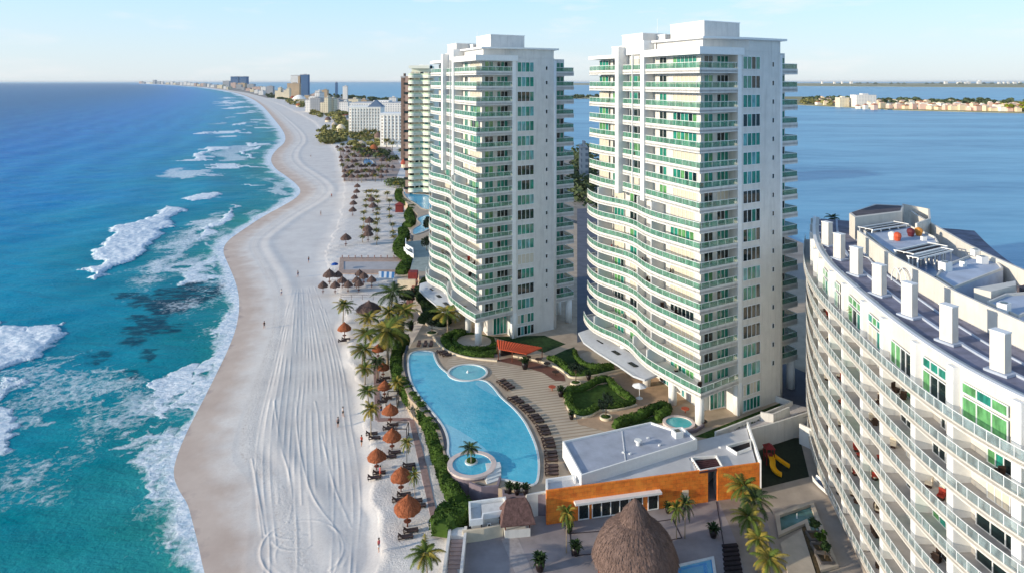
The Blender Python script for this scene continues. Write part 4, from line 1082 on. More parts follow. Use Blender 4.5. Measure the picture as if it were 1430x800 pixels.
body = pz([(764, 689), (988, 659.5), (984, 640), (1012, 612), (971, 617), (815, 665)], ZR)
MB().prism(body, -.1, ZR).build('wall', WHITE, cb)
MB().prism(pz([(1002, 658), (1056, 650.5), (1043, 597), (998, 610), (996, 640)], ZR), -.1, ZR).build('wall', WHITE, cb)
MB().prism(pz([(763.5, 688.5), (967, 661.5), (962, 640), (1003, 637.5), (1009, 656), (1056.5, 649.5), (1042.5, 597.5), (998, 610), (971, 616.5), (813, 664.5), (803, 669), (763, 675)], ZR), ZR, ZR+.1).build('roof', WH3, cb)
fa = pz([fl, fm1], 0); fdir = None
A0, A1 = P(*fl, ZR), P(*fm1, ZR); B0, B1 = P(*fm2, ZR), P(*fr, ZR)
MB().ribbon([(A0.x, A0.y-.28), (A1.x, A1.y-.28)], -.1, ZR+.45, .3).build('stone_front', ORST, cb)
MB().ribbon([(B0.x, B0.y-.28), (B1.x+.3, B1.y-.28)], -.1, ZR+.45, .3).build('stone_front', ORST, cb)
MB().ribbon([(B1.x+.3, B1.y-.25), tuple(P(1043, 596, ZR)[:2])], -.1, ZR+.9, -.25).build('side_wall', WHITE2, cb)
MB().ribbon([(A0.x-.02, A0.y), tuple(P(762, 674, ZR)[:2]), tuple(P(803, 668, ZR)[:2]), tuple(P(804, 676, ZR)[:2])], -.1, ZR+.6, -.25).build('side_wall', WHITE2, cb)
MB().prism(pz([(788, 618.5), (909, 592), (937, 601), (952, 599), (971, 615), (813, 664)], ZR2), ZR-.8, ZR2).build('raised_roof', BLR, cb)
MB().ribbon(pz([(788, 618.5), (909, 592), (937, 601), (952, 599), (971, 615), (813, 664)], ZR2), ZR-.81, ZR2+.28, .22, True).build('parapet', WHITE2, cb)
rb_ = MB(); rb_.ribbon(pz([(868, 601.5), (873, 645)], ZR2), ZR2+.003, ZR2+.06, .12); rb_.build('roof_joint', WHITE2, cb)
# pergola opening and light well
for pts in ([(967, 643.5), (1000, 640.5), (1008, 655), (978, 660.5)], [(1016, 627), (1047, 618), (1048, 628), (1029, 635.5)]):
    p = pz(pts, ZR)
    MB().prism(p, ZR+.1, ZR+.13).build('opening_shade_sheet', mat('painted well shade', (36, 32, 34), .9, .2, 1), cb)  # dark sheet laid on the roof, painted shade of the opening
    MB().ribbon(p, ZR+.1, ZR+.55, .14, True).build('opening_kerb', WHITE2, cb)
p = [P(x, y, ZR+.35) for x, y in ((967, 643.5), (1000, 640.5), (1008, 655), (978, 660.5))]
for k in range(6):
    t = (k+.5)/6; a_ = p[0].lerp(p[3], t); b_ = p[1].lerp(p[2], t)
    MB().ribbon([tuple(a_[:2]), tuple(b_[:2])], ZR+.16, ZR+.4, .1).build('pergola_slat', mat('purple brown timber', (92, 62, 66), .8, .2, 2), cb)
# glazed strip in the front
rr = random.Random(3)
def fx(px):                                        # front plane point at column px
    k = (px-CX)/F; d = Vector((A1.x-A0.x, A1.y-A0.y, 0)); t = (k*(A0.y-.3)-A0.x)/(d.x-k*d.y); return (A0.x+d.x*t, A0.y-.3+d.y*t)
for x0, x1, nn in ((808, 822, 1), (827, 878, 4), (880, 897, 1), (905, 919, 1)):
    window(cb, fx(x0), fx(x1), .25, 2.35, nn, (.13, -.99), [1], rr, 'front_window', .12)
a_, b_ = fx(803), fx(923)
MB().ribbon([(a_[0], a_[1]-.8), (b_[0], b_[1]-.8)], 2.55, 2.85, .9).build('window_awning', WHITE2, cb)
c_ = fx(957); MB().box((c_[0], c_[1]-.05, 1.7), (.9, .12, 1.1), math.atan2(.13, .99)).build('vent_hatch', KERB, cb)
for x, y in ((891, 621), (946, 609)):
    c = P(x, y, ZR2); 
    if x > 900:
        b = MB(); b.box((c.x, c.y, ZR2+.45), (1.3, 1.3, .9), .3); b.build('roof_hatch', WHITE2, cb)
        MB().box((c.x, c.y, ZR2+.92), (.8, .8, .04), .3).build('hatch_opening', G_DARK, cb)
    else:
        b = MB(); b.lathe((c.x, c.y, ZR2), [(.3, 0), (.3, .5), (.55, .6), (.55, .8)], 10); b.build('roof_vent', METAL, cb)
for x, y in ((842, 640), (870, 632), (905, 612), (921, 622), (880, 634), (1005, 625), (857, 655)):
    c = P(x, y, ZR2 if y < 640 else ZR); MB().box((c.x, c.y, c.z+.12), (.35, .25, .2), x).build('roof_vent_cap', METAL, cb)

# white ramp walls between clubhouse, tower and playground
def wallrun(px, z, z0, z1, label, m=WHITE, th=.3, name='wall'):
    return tag(MB().ribbon([tuple(P(x, y, z)[:2]) for x, y in px], z0, z1, th).build(name, m), label, 'wall')
wallrun([(1000, 603), (1052, 583), (1094, 566), (1107, 560), (1084, 552)], 4.0, -.1, 4.0, 'white garden wall round the grass strip of the nearest tower', name='garden_wall')
wallrun([(1046, 600), (1090, 588), (1133, 574)], 3.6, -.1, 3.6, 'long white ramp wall behind the playground', name='ramp_wall')
sheet('ramp', [(1003, 605), (1050, 586), (1107, 563), (1133, 570), (1090, 586), (1046, 598)], 3.2, mat('pale ramp concrete', (196, 190, 188), .85, .1, .5), 3.2, kind='structure')
wallrun([(1062, 575), (1080, 578), (1103, 568)], 4.6, 3.2, 4.6, 'short white wall with a blue shaded recess above the ramp', name='recess_wall')
wallrun([(1116, 591), (1136, 600), (1140, 592)], 3.4, -.1, 3.4, 'white corner wall between ramp and curved block', name='corner_wall')

# ---- lower terrace (level with the sand) and everything on it
TERR = mat('grey terrace stone', (150, 142, 142), .8, .16, .25, .1)
sheet('lower_terrace', [(640, 735), (700, 700), (762, 690), (1060, 660), (1136, 560), (1400, 560), (1900, 900), (900, 1300), (648, 940)], .06, TERR, .5, kind='structure')
sheet('terrace_slab', [(700, 752), (722, 748), (745, 800), (722, 806)], .075, mat('streaked paving', (168, 160, 158), .8, .12, 2), kind='structure')
sheet('promenade', [(1000, 690), (1048, 684), (1090, 800), (1100, 840), (1050, 840), (1030, 760)], .07, mat('warm grey paving', (150, 138, 128), .85, .15, .4), kind='structure')
sheet('playground_apron', [(1050, 630), (1120, 600), (1135, 612), (1150, 668), (1205, 800), (1215, 850), (1100, 850), (1075, 740), (1058, 690)], .072, mat('sandstone apron', (166, 154, 142), .85, .12, .3), kind='structure')
sheet('playground_turf', [(1055, 631), (1100, 611), (1117, 611), (1130, 665), (1061, 682)], .09, mat('dark green turf', (34, 44, 32), .95, .25, 1.5), kind='structure')
def m_cobble():
    m = bpy.data.materials.new('purple grey cobbles'); n = N(m)
    v = n.new('ShaderNodeTexVoronoi', Scale=1.1); n.link(n.pos(), v.inputs['Vector'])
    col = n.mix(v.outputs['Distance'], lin(112, 98, 108), lin(84, 72, 84))
    col = n.mix(n.ramp(n.noise(.5, 4, .6, n.pos()), [(.4, 0), (.7, .5)]), col, lin(132, 112, 110))
    n.bsdf(col, .85, v.outputs['Distance'], .3, .05); return m
sheet('alley', [(1128, 560), (1140, 600), (1160, 668), (1218, 800), (1240, 860), (1500, 860), (1300, 600), (1180, 520)], .085, m_cobble(), kind='structure')
wallrun([(1150, 668), (1178, 728), (1212, 805), (1225, 840)], .9, -.1, .9, 'pale low wall between the terrace and the cobbled alley', mat('sandstone wall', (170, 158, 146), .85, .12, .6), .5, 'low_wall')
# pond with a stone platform
SST = mat('sandstone trim', (182, 170, 154), .8, .1, .6)
pd = thing('ornamental_pond', 'L shaped dark green pond with pale stone rim next to the alley', 'pond', tuple(P(1120, 740, 0)))
pond = pz([(1082, 720), (1135, 702), (1171, 793), (1146, 800), (1124, 734), (1087, 751)], .1)
MB().prism(pond, .05, .14, bottom=False).build('water', PONDW, pd)
MB().ribbon(pond, 0, .5, -.6, True).build('rim', SST, pd)
MB().prism(pz([(1090, 757), (1120, 739), (1143, 812), (1108, 830)], .45), 0, .45).build('stone_platform', SST, pd)
MB().prism(pz([(1120, 736), (1125, 734), (1146, 800), (1141, 801)], .4), 0, .4).build('planting_strip', mat('dry brown planting', (92, 76, 52), .95, .3, 2, .6), pd)
for k, (x, y) in enumerate(((1138, 753), (1145, 770), (1152, 785))):
    c = P(x, y, .1); t = thing('pond_planter', ['square stone planter in the pond nearest the far corner', 'middle square stone planter in the pond', 'square stone planter at the near end of the pond'][k], 'planter', tuple(c))
    b = MB(); b.ribbon([(c.x-.9, c.y-.9), (c.x+.9, c.y-.9), (c.x+.9, c.y+.9), (c.x-.9, c.y+.9)], 0, .75, .2, True); b.build('box', mat('dark grey stone', (104, 98, 94), .85, .15, 1), t)
    MB().box((c.x, c.y, .3), (1.4, 1.4, .5)).build('soil', mat('dry brown planting', (92, 76, 52), .95, .3, 2), t)
    leaf_tree((c.x, c.y, .55), 2.2, .8, 'small %s bush in the %s pond planter' % (('green', 'yellowish', 'green')[k], ('far', 'middle', 'near')[k]), 60+k, m=[LEAF2, LEAF, LEAF2][k], name='pond_bush')
c = P(1113, 723, .14); jt = MB(); jt.lathe((c.x, c.y, .14), [(.12, 0), (.1, .25), (.03, .7)], 8); tag(jt.build('pond_fountain', WHITE2), 'small white fountain jet standing in the dark pond', 'fountain')
# toddler slide on the turf
RED = mat('dark red plastic', (120, 28, 32), .5, .08, 3); YEL = mat('yellow plastic', (236, 176, 24), .45, .06, 3)
c = P(1078, 652, .1)
sl_ = thing('play_slide', 'playground tower in red with two yellow slides on dark turf', 'play slide', tuple(c))
b = MB()
for dx in (-.6, .6):
    for dy in (-.6, .6): b.tube([(c.x+dx, c.y+1.2+dy, .1), (c.x+dx, c.y+1.2+dy, 2.6)], .09, 6)
b.build('frame_posts', RED, sl_)
MB().box((c.x, c.y+1.2, 1.3), (1.3, 1.3, .12)).build('platform', RED, sl_)
b = MB(); b.add([(c.x-.8, c.y+.4, 2.6), (c.x+.8, c.y+.4, 2.6), (c.x+.8, c.y+2, 2.6), (c.x-.8, c.y+2, 2.6), (c.x, c.y+1.2, 3.3)], [(0, 1, 4), (1, 2, 4), (2, 3, 4), (3, 0, 4), (3, 2, 1, 0)]); b.build('roof', RED, sl_)
def chute(pts, wd, nm):
    b = MB(); pts = chaikin(pts, 2); L_ = [Vector(p) for p in pts]; n = len(L_); vs = []
    for i, p in enumerate(L_):
        t = (L_[min(i+1, n-1)]-L_[max(i-1, 0)]); t.z = 0; t.normalize(); s = Vector((-t.y, t.x, 0))
        vs += [p-s*wd+Vector((0, 0, .3)), p-s*wd*.8, p+s*wd*.8, p+s*wd+Vector((0, 0, .3)), p+s*wd*1.12+Vector((0, 0, .3)), p+s*wd*.9-Vector((0, 0, .08)), p-s*wd*.9-Vector((0, 0, .08)), p-s*wd*1.12+Vector((0, 0, .3))]
    b.add(vs, [(i*8+k, i*8+(k+1) % 8, (i+1)*8+(k+1) % 8, (i+1)*8+k) for i in range(n-1) for k in range(8)])
    b.build(nm, YEL, sl_)
chute([(c.x, c.y+.5, 1.5), (c.x-.1, c.y-.6, 1.2), (c.x-.5, c.y-1.5, .8), (c.x-.1, c.y-2.3, .45), (c.x+.5, c.y-2.6, .3)], .38, 'curved_slide')
chute([(c.x+.7, c.y+.9, 1.3), (c.x+1.7, c.y+.3, .7), (c.x+2.6, c.y-.3, .3)], .3, 'straight_slide')
# white boat lying in the alley
c = P(1156, 690, .1)
bt = thing('boat', 'slim white boat with a blue inside lying in the cobbled alley', 'boat', tuple(c))
b = MB(); vs = []; n_ = 12; L_ = 6.0; dirv = Vector((.22, -.975, 0)).normalized(); sv = Vector((dirv.y, -dirv.x, 0))
for i in range(n_+1):
    t = i/n_; wdt = .75*math.sin(math.pi*min(1, .12+t*.88))**.6; zc = .25+.45*(abs(t-.5)*2)**3
    p = c+dirv*(t-.5)*L_
    vs += [p-sv*wdt+Vector((0, 0, .95+zc*.3)), p-sv*wdt*.6+Vector((0, 0, .25)), p+Vector((0, 0, zc*.5)), p+sv*wdt*.6+Vector((0, 0, .25)), p+sv*wdt+Vector((0, 0, .95+zc*.3)), p+sv*wdt*.85+Vector((0, 0, .93+zc*.3)), p+Vector((0, 0, .5)), p-sv*wdt*.85+Vector((0, 0, .93+zc*.3))]
b.add(vs, [(i*8+k, i*8+(k+1) % 8, (i+1)*8+(k+1) % 8, (i+1)*8+k) for i in range(n_) for k in range(8)]+[tuple(range(8)), tuple(range(n_*8, n_*8+8))[::-1]])
b.build('hull', WHITE2, bt)
b = MB(); b.prism([tuple((c+dirv*(t-.5)*L_+sv*s*.5*math.sin(math.pi*min(1, .12+t*.88))**.6)[:2]) for s in (-1, 1) for t in ((.12, .3, .5, .62) if s < 0 else (.62, .5, .3, .12))], .85, .93); b.build('cockpit', mat('blue grey cockpit', (88, 112, 146), .6, .1, 1), bt)
# slatted timber bench bed and small blue tiled pool
c4 = [P(x, y, .1) for x, y in ((1010, 765), (1031, 763), (1038, 802), (1013, 804))]
t = thing('timber_grille', 'dark slatted timber grille set in the terrace next to the palms', 'grille', tuple(c4[0]))
for k in range(7):
    a_, b_ = c4[0].lerp(c4[3], k/6), c4[1].lerp(c4[2], k/6)
    MB().ribbon([tuple(a_[:2]), tuple(b_[:2])], .0, .32, .45).build('slat', mat('near black timber', (44, 38, 42), .8, .2, 2), t)
t = thing('tiled_pool', 'small blue tiled pool with ringed steps at the bottom edge beside the big thatched hut', 'pool', tuple(P(970, 795, 0)))
c4 = pz([(936, 792), (997, 778), (1002, 812), (930, 826)], .1); cc = (sum(p[0] for p in c4)/4, sum(p[1] for p in c4)/4)
MB().ribbon(c4, 0, .32, -.35, True).build('coping', TILE, t)
for k in range(4):
    s = 1-.17*k; MB().prism([(cc[0]+(x-cc[0])*s, cc[1]+(y-cc[1])*s) for x, y in c4], .08, .2+.004*k, bottom=False).build('water' if k == 3 else 'step_ring', m_pool('tiled pool blue', (40+22*(k % 2)*2, 130+14*(k % 2)*2, 196), (50+22*(k % 2)*2, 140+14*(k % 2)*2, 204)), t)
# tiled squares in the floor of the terrace
for pts in ([(797, 745), (846, 741), (850, 770), (800, 775)], [(918, 728), (939, 725), (951, 750), (935, 753)]):
    p = pz(pts, .08); MB().ribbon(p, .065, .082, .16, True).build('floor_inlay', mat('dark floor inlay', (58, 50, 56), .7, .1, 1), kind='structure')
MB().ribbon(pz([(1000, 700), (1010, 760), (1022, 830)], .08), .062, .12, .1).build('drain_channel', mat('dark floor inlay', (58, 50, 56), .7, .1, 1), kind='structure')

# ---- white gate building, thatched kiosk and the beach stairs
gw = thing('gate_house', 'small white gate house with square openings next to the thatched kiosk', 'gate house', tuple(P(680, 735, 0)))
MB().prism(pz([(672, 704), (704, 699.5), (706, 714), (673, 719)], 2.6), -.1, 2.6).build('wall', WHITE, gw)
MB().ribbon(pz([(657, 704.5), (704, 698), (706.5, 714), (673, 719.5), (672, 726), (658, 728)], 2.6), 2.2, 2.95, .25, True).build('parapet', WHITE2, gw)
MB().prism(pz([(657.5, 706), (672, 704), (671.5, 726), (658.5, 728)], 2.2), -.1, 2.2).build('lower_wall', WHITE, gw)
rr = random.Random(9)
for x, y in ((681, 733), (696, 729)):
    a_ = P(x, y-11.5-(.13*(x-681)), 2.6); a2 = P(x+4, y-12-(.13*(x-681)), 2.6); window(gw, (a_.x, a_.y-.12), (a2.x, a2.y-.12), 1.2, 1.8, 1, (.14, -.99), [1], rr, 'opening', .05)
THB = mat('weathered brown thatch', (108, 84, 80), .95, .3, 2.5, .8, .1)
THO = mat('orange thatch', (190, 104, 62), .95, .25, 2.5, .8, .1)
THG = mat('grey thatch', (120, 104, 94), .95, .25, 2.5, .8, .1)
def thatchify(m):
    return m
kh = thing('thatched_kiosk', 'small kiosk with a steep purple brown thatched roof beside the white gate house', 'kiosk', tuple(P(722, 735, 0)))
kc = P(721, 730, 1.2); 
def xk(dx, dy): a = .14; return (kc.x+dx*math.cos(a)-dy*math.sin(a), kc.y+dx*math.sin(a)+dy*math.cos(a))
MB().prism([xk(-1.7, -1.2), xk(1.7, -1.2), xk(1.7, 1.2), xk(-1.7, 1.2)], -.1, 1.15).build('counter', WHITE, kh)
for dx in (-1.6, 1.6):
    for dy in (-1.1, 1.1): p_ = xk(dx, dy); MB().tube([(p_[0], p_[1], 1.1), (p_[0], p_[1], 2.6)], .08, 6).build('post', WOODR, kh)
b = MB(); e_ = [xk(-2.3, -1.8), xk(2.3, -1.8), xk(2.3, 1.8), xk(-2.3, 1.8)]; r_ = [xk(-1.3, .1), xk(1.3, .1)]
b.add([(x, y, 2.1) for x, y in e_]+[(x, y, 4.5) for x, y in r_]+[(x, y, 1.95) for x, y in e_], [(0, 1, 5, 4), (2, 3, 4, 5), (1, 2, 5), (3, 0, 4), (6, 9, 8, 7), (0, 6, 7, 1), (1, 7, 8, 2), (2, 8, 9, 3), (3, 9, 6, 0)])
b.build('thatched_roof', THB, kh)
wallrun([(735, 691), (762, 686)], 3.2, -.1, 3.2, 'white wall linking the thatched kiosk and the orange clubhouse', name='link_wall')
wallrun([(646, 742), (676, 738), (703, 732)], 1.6, -.1, 1.6, 'pale low wall in front of the white gate house', KERB, .35, 'low_wall')
bs = thing('beach_stairs', 'white walled stairs with pinkish steps going down at the bottom edge', 'stairs', tuple(P(640, 780, 0)))
x0, x1 = P(629, 750, 1.2).x, P(647, 750, 1.2).x; y0 = P(640, 748, 1.2).y
for k in range(16):
    MB().box(((x0+x1)/2, y0-.25-.62*k, .55-.11*k-.3), (x1-x0-.1, .62, 1.0)).build('step', mat('pinkish step stone', (186, 160, 150), .8, .1, 1.5), bs)
MB().box(((x0+x1)/2, y0+.9, .6), (x1-x0+.6, 1.6, 1.25)).build('landing', WHITE, bs)
for x in (x0-.2, x1+.2): MB().box((x, y0-4.4, .3), (.35, 12, 2.3)).build('side_wall', WHITE, bs)
# big thatched hut
def straw(b, c, prof, n, l, rr):
    rad = [p for p in prof if p[0] > .1]
    for _ in range(n):
        t = rr.random()**.7*(len(rad)-1); i = min(int(t), len(rad)-2); f_ = t-i; t = i+f_
        i2 = len(rad)-2-i if False else i
        r0 = rad[i2][0]*(1-f_)+rad[i2+1][0]*f_; z0 = rad[i2][1]*(1-f_)+rad[i2+1][1]*f_
        if rr.random() > r0/rad[0][0]: continue
        a_ = rr.uniform(0, 2*math.pi); ca, sa = math.cos(a_), math.sin(a_); dr, dz = rad[i2][0]-rad[i2+1][0], rad[i2][1]-rad[i2+1][1]; L_ = math.hypot(dr, dz) or 1; dr /= L_; dz /= L_
        ll = l*rr.uniform(.6, 1.8); w_ = l*.16*rr.uniform(.6, 1.4); o = .03+rr.uniform(0, .05)
        p0 = Vector((c[0]+(r0+o*.3)*ca, c[1]+(r0+o*.3)*sa, z0)); p1 = Vector((c[0]+(r0+o+dr*ll)*ca, c[1]+(r0+o+dr*ll)*sa, z0+dz*ll+o)); s = Vector((-sa, ca, 0))*w_
        b.add([p0-s, p0+s, p1+s*.7, p1-s*.7], [(0, 1, 2, 3)])
c = P(887, 776, 3.0)
hut = thing('thatched_hall', 'huge round hut with a domed brown thatched roof and pointed cap', 'thatched hut', (c.x, c.y, 0))
rr = random.Random(5)
prof = [(5.05, 2.7), (5.1, 2.95), (4.75, 3.9), (4.35, 4.9), (3.75, 5.8), (2.9, 6.6), (2.1, 7.2), (1.75, 7.4), (1.65, 7.85), (1.3, 8.5), (.75, 9.15), (.3, 9.7), (.08, 9.95)]
b = MB(); nn = 72
vs = []
for j, (r, z) in enumerate(prof):
    for k in range(nn):
        a_ = 2*math.pi*k/nn; jr = rr.uniform(-.05, .05)*(1 if j < 11 else .2)
        vs.append((c.x+(r+jr)*math.cos(a_), c.y+(r+jr)*math.sin(a_), z+rr.uniform(-.06, .06)-(rr.uniform(0, .2) if j == 0 else 0)))
b.add(vs, [(j*nn+k, j*nn+(k+1) % nn, (j+1)*nn+(k+1) % nn, (j+1)*nn+k) for j in range(len(prof)-1) for k in range(nn)]+[tuple(range(nn-1, -1, -1)), tuple(range((len(prof)-1)*nn, len(prof)*nn))])
def m_thatch(nm, rgb, fr=3.0):
    m = bpy.data.materials.new(nm); n = N(m); c_ = lin(*rgb)
    a = n.noise(fr, 5, .75, n.pos(scale=(2.2, 2.2, .35))); b_ = n.noise(.7, 4, .6, n.pos())
    col = n.mix(n.ramp(a, [(.3, 0), (.72, 1)]), tuple(x*.45 for x in c_[:3])+(1,), tuple(min(1, x*1.35) for x in c_[:3])+(1,))
    col = n.mix(n.ramp(b_, [(.4, 0), (.75, .45)]), col, tuple(x*.6 for x in c_[:3])+(1,))
    g_ = n.n.new('ShaderNodeNewGeometry'); col = n.mix(n.math('MULTIPLY', g_.outputs['Random Per Island'], .5), col, tuple(min(1, x*1.7) for x in c_[:3])+(1,))
    n.bsdf(col, .95, a, .9, .15, Specular_IOR_Level=.1); return m
THB2 = m_thatch('brown hall thatch', (118, 98, 90)); THO2 = m_thatch('orange umbrella thatch', (158, 94, 64), 4); THG2 = m_thatch('grey umbrella thatch', (104, 86, 80), 3); 
straw(b, (c.x, c.y), prof[1:], 9000, .34, rr); straw(b, (c.x, c.y), prof[1:3], 900, .4, rr)
b.build('thatched_roof', THB2, hut, False)
for k in range(10):
    a_ = k*math.pi/5; MB().tube([(c.x+4.3*math.cos(a_), c.y+4.3*math.sin(a_), 0), (c.x+4.3*math.cos(a_), c.y+4.3*math.sin(a_), 2.9)], .14, 8).build('post', WOODR, hut)
# ================================================================ palms
FROND = mat('palm fronds', (78, 92, 38), .8, .3, .5, 0, .15, isl=.3)
FRONDY = mat('yellowing palm fronds', (132, 118, 50), .8, .25, .8, 0, .2, isl=.3)
FRONDD = mat('dark palm fronds', (50, 66, 40), .8, .25, .8, 0, .2, isl=.3)
PTRUNK = mat('palm trunk', (150, 134, 112), .9, .2, 3, .5)
def palm_proto(L, nf, seed, mats=(0, ), hgt=6.0, near=True, name='palm_tree'):
    rr = random.Random(seed); t = thing(name, 'x', 'palm tree')
    b = MB(); lean = rr.uniform(-.05, .05)*hgt; pts = [(lean*(k/6)**2, lean*.4*(k/6)**2, hgt*k/6) for k in range(7)]
    r0 = .15 if near else .2
    b.tube(pts, [r0*1.25]+[r0*(1-.07*k) for k in range(1, 7)], 8 if near else 5); b.build('trunk', PTRUNK, t, True, True)
    top = Vector(pts[-1]); c = MB()
    for f in range(nf):
        az = f*2.399+rr.uniform(-.25, .25); el = R(78-105*(f/nf)**.85+rr.uniform(-9, 9)); l = L*rr.uniform(.8, 1.1)*(1 if f > nf*.15 else .75)
        n_ = 9 if near else 5; p = Vector(top); d = el; rach = [Vector(p)]
        for k in range(n_):
            d -= R((70 if near else 75)/n_)*(.5+k/n_)
            p = p+Vector((math.cos(az)*math.cos(d), math.sin(az)*math.cos(d), math.sin(d)))*l/n_; rach.append(Vector(p))
        c.mi(rr.choice(mats)); side = Vector((-math.sin(az), math.cos(az), 0)); nl = 19 if near else 7
        for s in (-1, 1):
            for k in range(1, nl+1):
                u = .10+.9*k/nl; x = u*n_; i = min(int(x), n_-1); q0 = rach[i].lerp(rach[i+1], x-i)
                tg = (rach[i+1]-rach[i]).normalized(); ll = L*.27*math.sin(math.pi*min(.97, .12+u*.84))**.7*rr.uniform(.85, 1.1)
                out = (side*s*1.0+tg*.55+Vector((0, 0, -.35-.35*rr.random()))).normalized()
                wd = tg*(L*(.026 if near else .085)); c.add([q0-wd, q0+wd, q0+out*ll+tg*.02], [(0, 1, 2)])
        for k in range(n_):
            w2 = side*.03; c.add([rach[k]-w2, rach[k]+w2, rach[k+1]+w2, rach[k+1]-w2], [(0, 1, 2, 3)])
    c.mi(0)
    c.build('crown', [FROND, FRONDY, FRONDD], t, local=True)
    for k in range(4):
        a_ = rr.uniform(0, 6)
    return Kind(t)
PG = {'green': palm_proto(3.0, 26, 1, (0, 0, 1)), 'dark': palm_proto(3.0, 24, 2, (2, 2, 0)), 'yellow': palm_proto(3.0, 26, 3, (1, 1, 0)), 'far': palm_proto(2.6, 26, 5, (0, 2, 1), near=False)}
prr = random.Random(11)
def palm(cx, cy, bx, by, wpx, kind, label, z=0.0, group=None):
    """palm whose foot is at photo point bx,by and whose crown (wpx wide) is centred at cx,cy"""
    b = P(bx, by, z); hgt = DZ(cy, b.y)-z+.3; L = wpx*b.y/F/2/(2.45 if kind == 'far' or by > 600 else 2.0)
    k = PG[kind]; sh = Vector(((cx-bx)*b.y/F, 0, 0))
    return k.put((b.x+sh.x*.6, b.y, z-.05), prr.uniform(0, 6.28), label, group, (L*1.12, L*1.12, max(.6, hgt)/6.0))
palm(479, 427, 479, 452, 22, 'green', 'young palm standing alone on the sand left of the grey thatched hut')
palm(513, 445, 514, 468, 26, 'yellow', 'yellow green palm in front of the grey thatched hut')
palm(546, 409, 546, 446, 40, 'dark', 'tallest dark palm at the far end of the beach grove', 1.0)
palm(563, 434, 562, 462, 30, 'yellow', 'golden palm just right of the tallest dark palm', 1.5)
palm(541, 438, 543, 470, 26, 'green', 'green palm in the middle of the beach grove', .5)
palm(509, 468, 511, 500, 26, 'green', 'green palm left of the widest palm in the grove')
palm(541, 462, 542, 512, 46, 'yellow', 'widest palm of the grove, with golden drooping fronds', .5)
palm(546, 470, 549, 506, 30, 'dark', 'dark palm overlapping the widest golden palm', .6)
palm(505, 490, 507, 520, 28, 'green', 'green palm above the timber path at the near end of the grove')
palm(554, 450, 555, 480, 26, 'dark', 'dark palm between the golden palm and the hedge', 1.0)
palm(625, 436, 626, 466, 34, 'yellow', 'golden palm in the garden at the foot of the far tower', ZD)
palm(509, 515, 511, 537, 22, 'yellow', 'yellow green palm beside the timber path, farthest of its row')
palm(513, 546, 516, 566, 22, 'green', 'green palm beside the timber path, second of its row')
palm(516, 573, 521, 609, 24, 'yellow', 'tall slim palm beside the timber path above a pair of loungers')
palm(553, 536, 557, 560, 17, 'yellow', 'thin yellowish palm next to the hedge and a timber day bed')
palm(567, 620, 570, 650, 16, 'yellow', 'slim yellow green palm beside the second day bed')
palm(577, 666, 583, 702, 15, 'green', 'slim palm between the two nearest orange umbrellas')
palm(596, 775, 598, 818, 44, 'green', 'big green palm on the sand at the bottom edge beside the stairs')
palm(526, 505, 528, 530, 18, 'dark', 'small dark palm squeezed between the path and the umbrellas')
palm(791, 720, 791, 772, 22, 'green', 'slim palm on the terrace in front of the orange wall windows')
palm(944, 712, 946, 752, 20, 'green', 'leaning palm right of the big thatched hut, left one of the two')
palm(956, 706, 957, 752, 22, 'dark', 'slim dark palm right of the big thatched hut, right one of the two')
palm(1036, 682, 1037, 738, 44, 'green', 'big palm touching the right end of the orange wall')
palm(1051, 700, 1056, 752, 42, 'dark', 'dark big palm crowded between the orange wall and the pond')
palm(1043, 722, 1047, 770, 40, 'green', 'big green palm in the middle of the row by the pond')
palm(1058, 754, 1060, 800, 36, 'yellow', 'golden big palm above the timber grille')
palm(1074, 782, 1076, 826, 42, 'yellow', 'golden big palm nearest the bottom edge of the promenade')
palm(658, 627, 658, 645, 25, 'dark', 'dark palm growing from the island in the round hot tub', ZD+.9)
palm(1164, 306, 1164, 330, 14, 'dark', 'dark palm at the far corner of the curved block', 29.0)
palm(1193, 436, 1193, 448, 12, 'yellow', 'potted yellow palm on the top terrace of the curved block', 28.4)
# potted plants on the terraces
POTM = mat('black glazed pot', (34, 26, 28), .4, .1, 2)
def pot_proto():
    t = thing('potted_plant', 'x', 'potted plant'); b = MB(); b.lathe((0, 0, 0), [(.3, 0), (.45, .5), (.5, 1.0), (.42, 1.0), (.4, .9)], 14); b.build('pot', POTM, t, True, True)
    rr = random.Random(3); c = MB()
    for k in range(70):
        a_ = rr.uniform(0, 6.28); e = rr.uniform(.3, 1.4); l = rr.uniform(.7, 1.3); d = Vector((math.cos(a_)*math.cos(e), math.sin(a_)*math.cos(e), math.sin(e)))
        s = Vector((-math.sin(a_), math.cos(a_), 0))*.09; p0 = Vector((0, 0, .9)); p1 = p0+d*l*.7; p2 = p0+d*l+Vector((0, 0, -.25*l))
        c.add([p0-s*.4, p0+s*.4, p1+s, p1-s, p2], [(0, 1, 2, 3), (3, 2, 4)])
    c.build('leaves', LEAF2, t, local=True); return Kind(t)
POT = pot_proto()
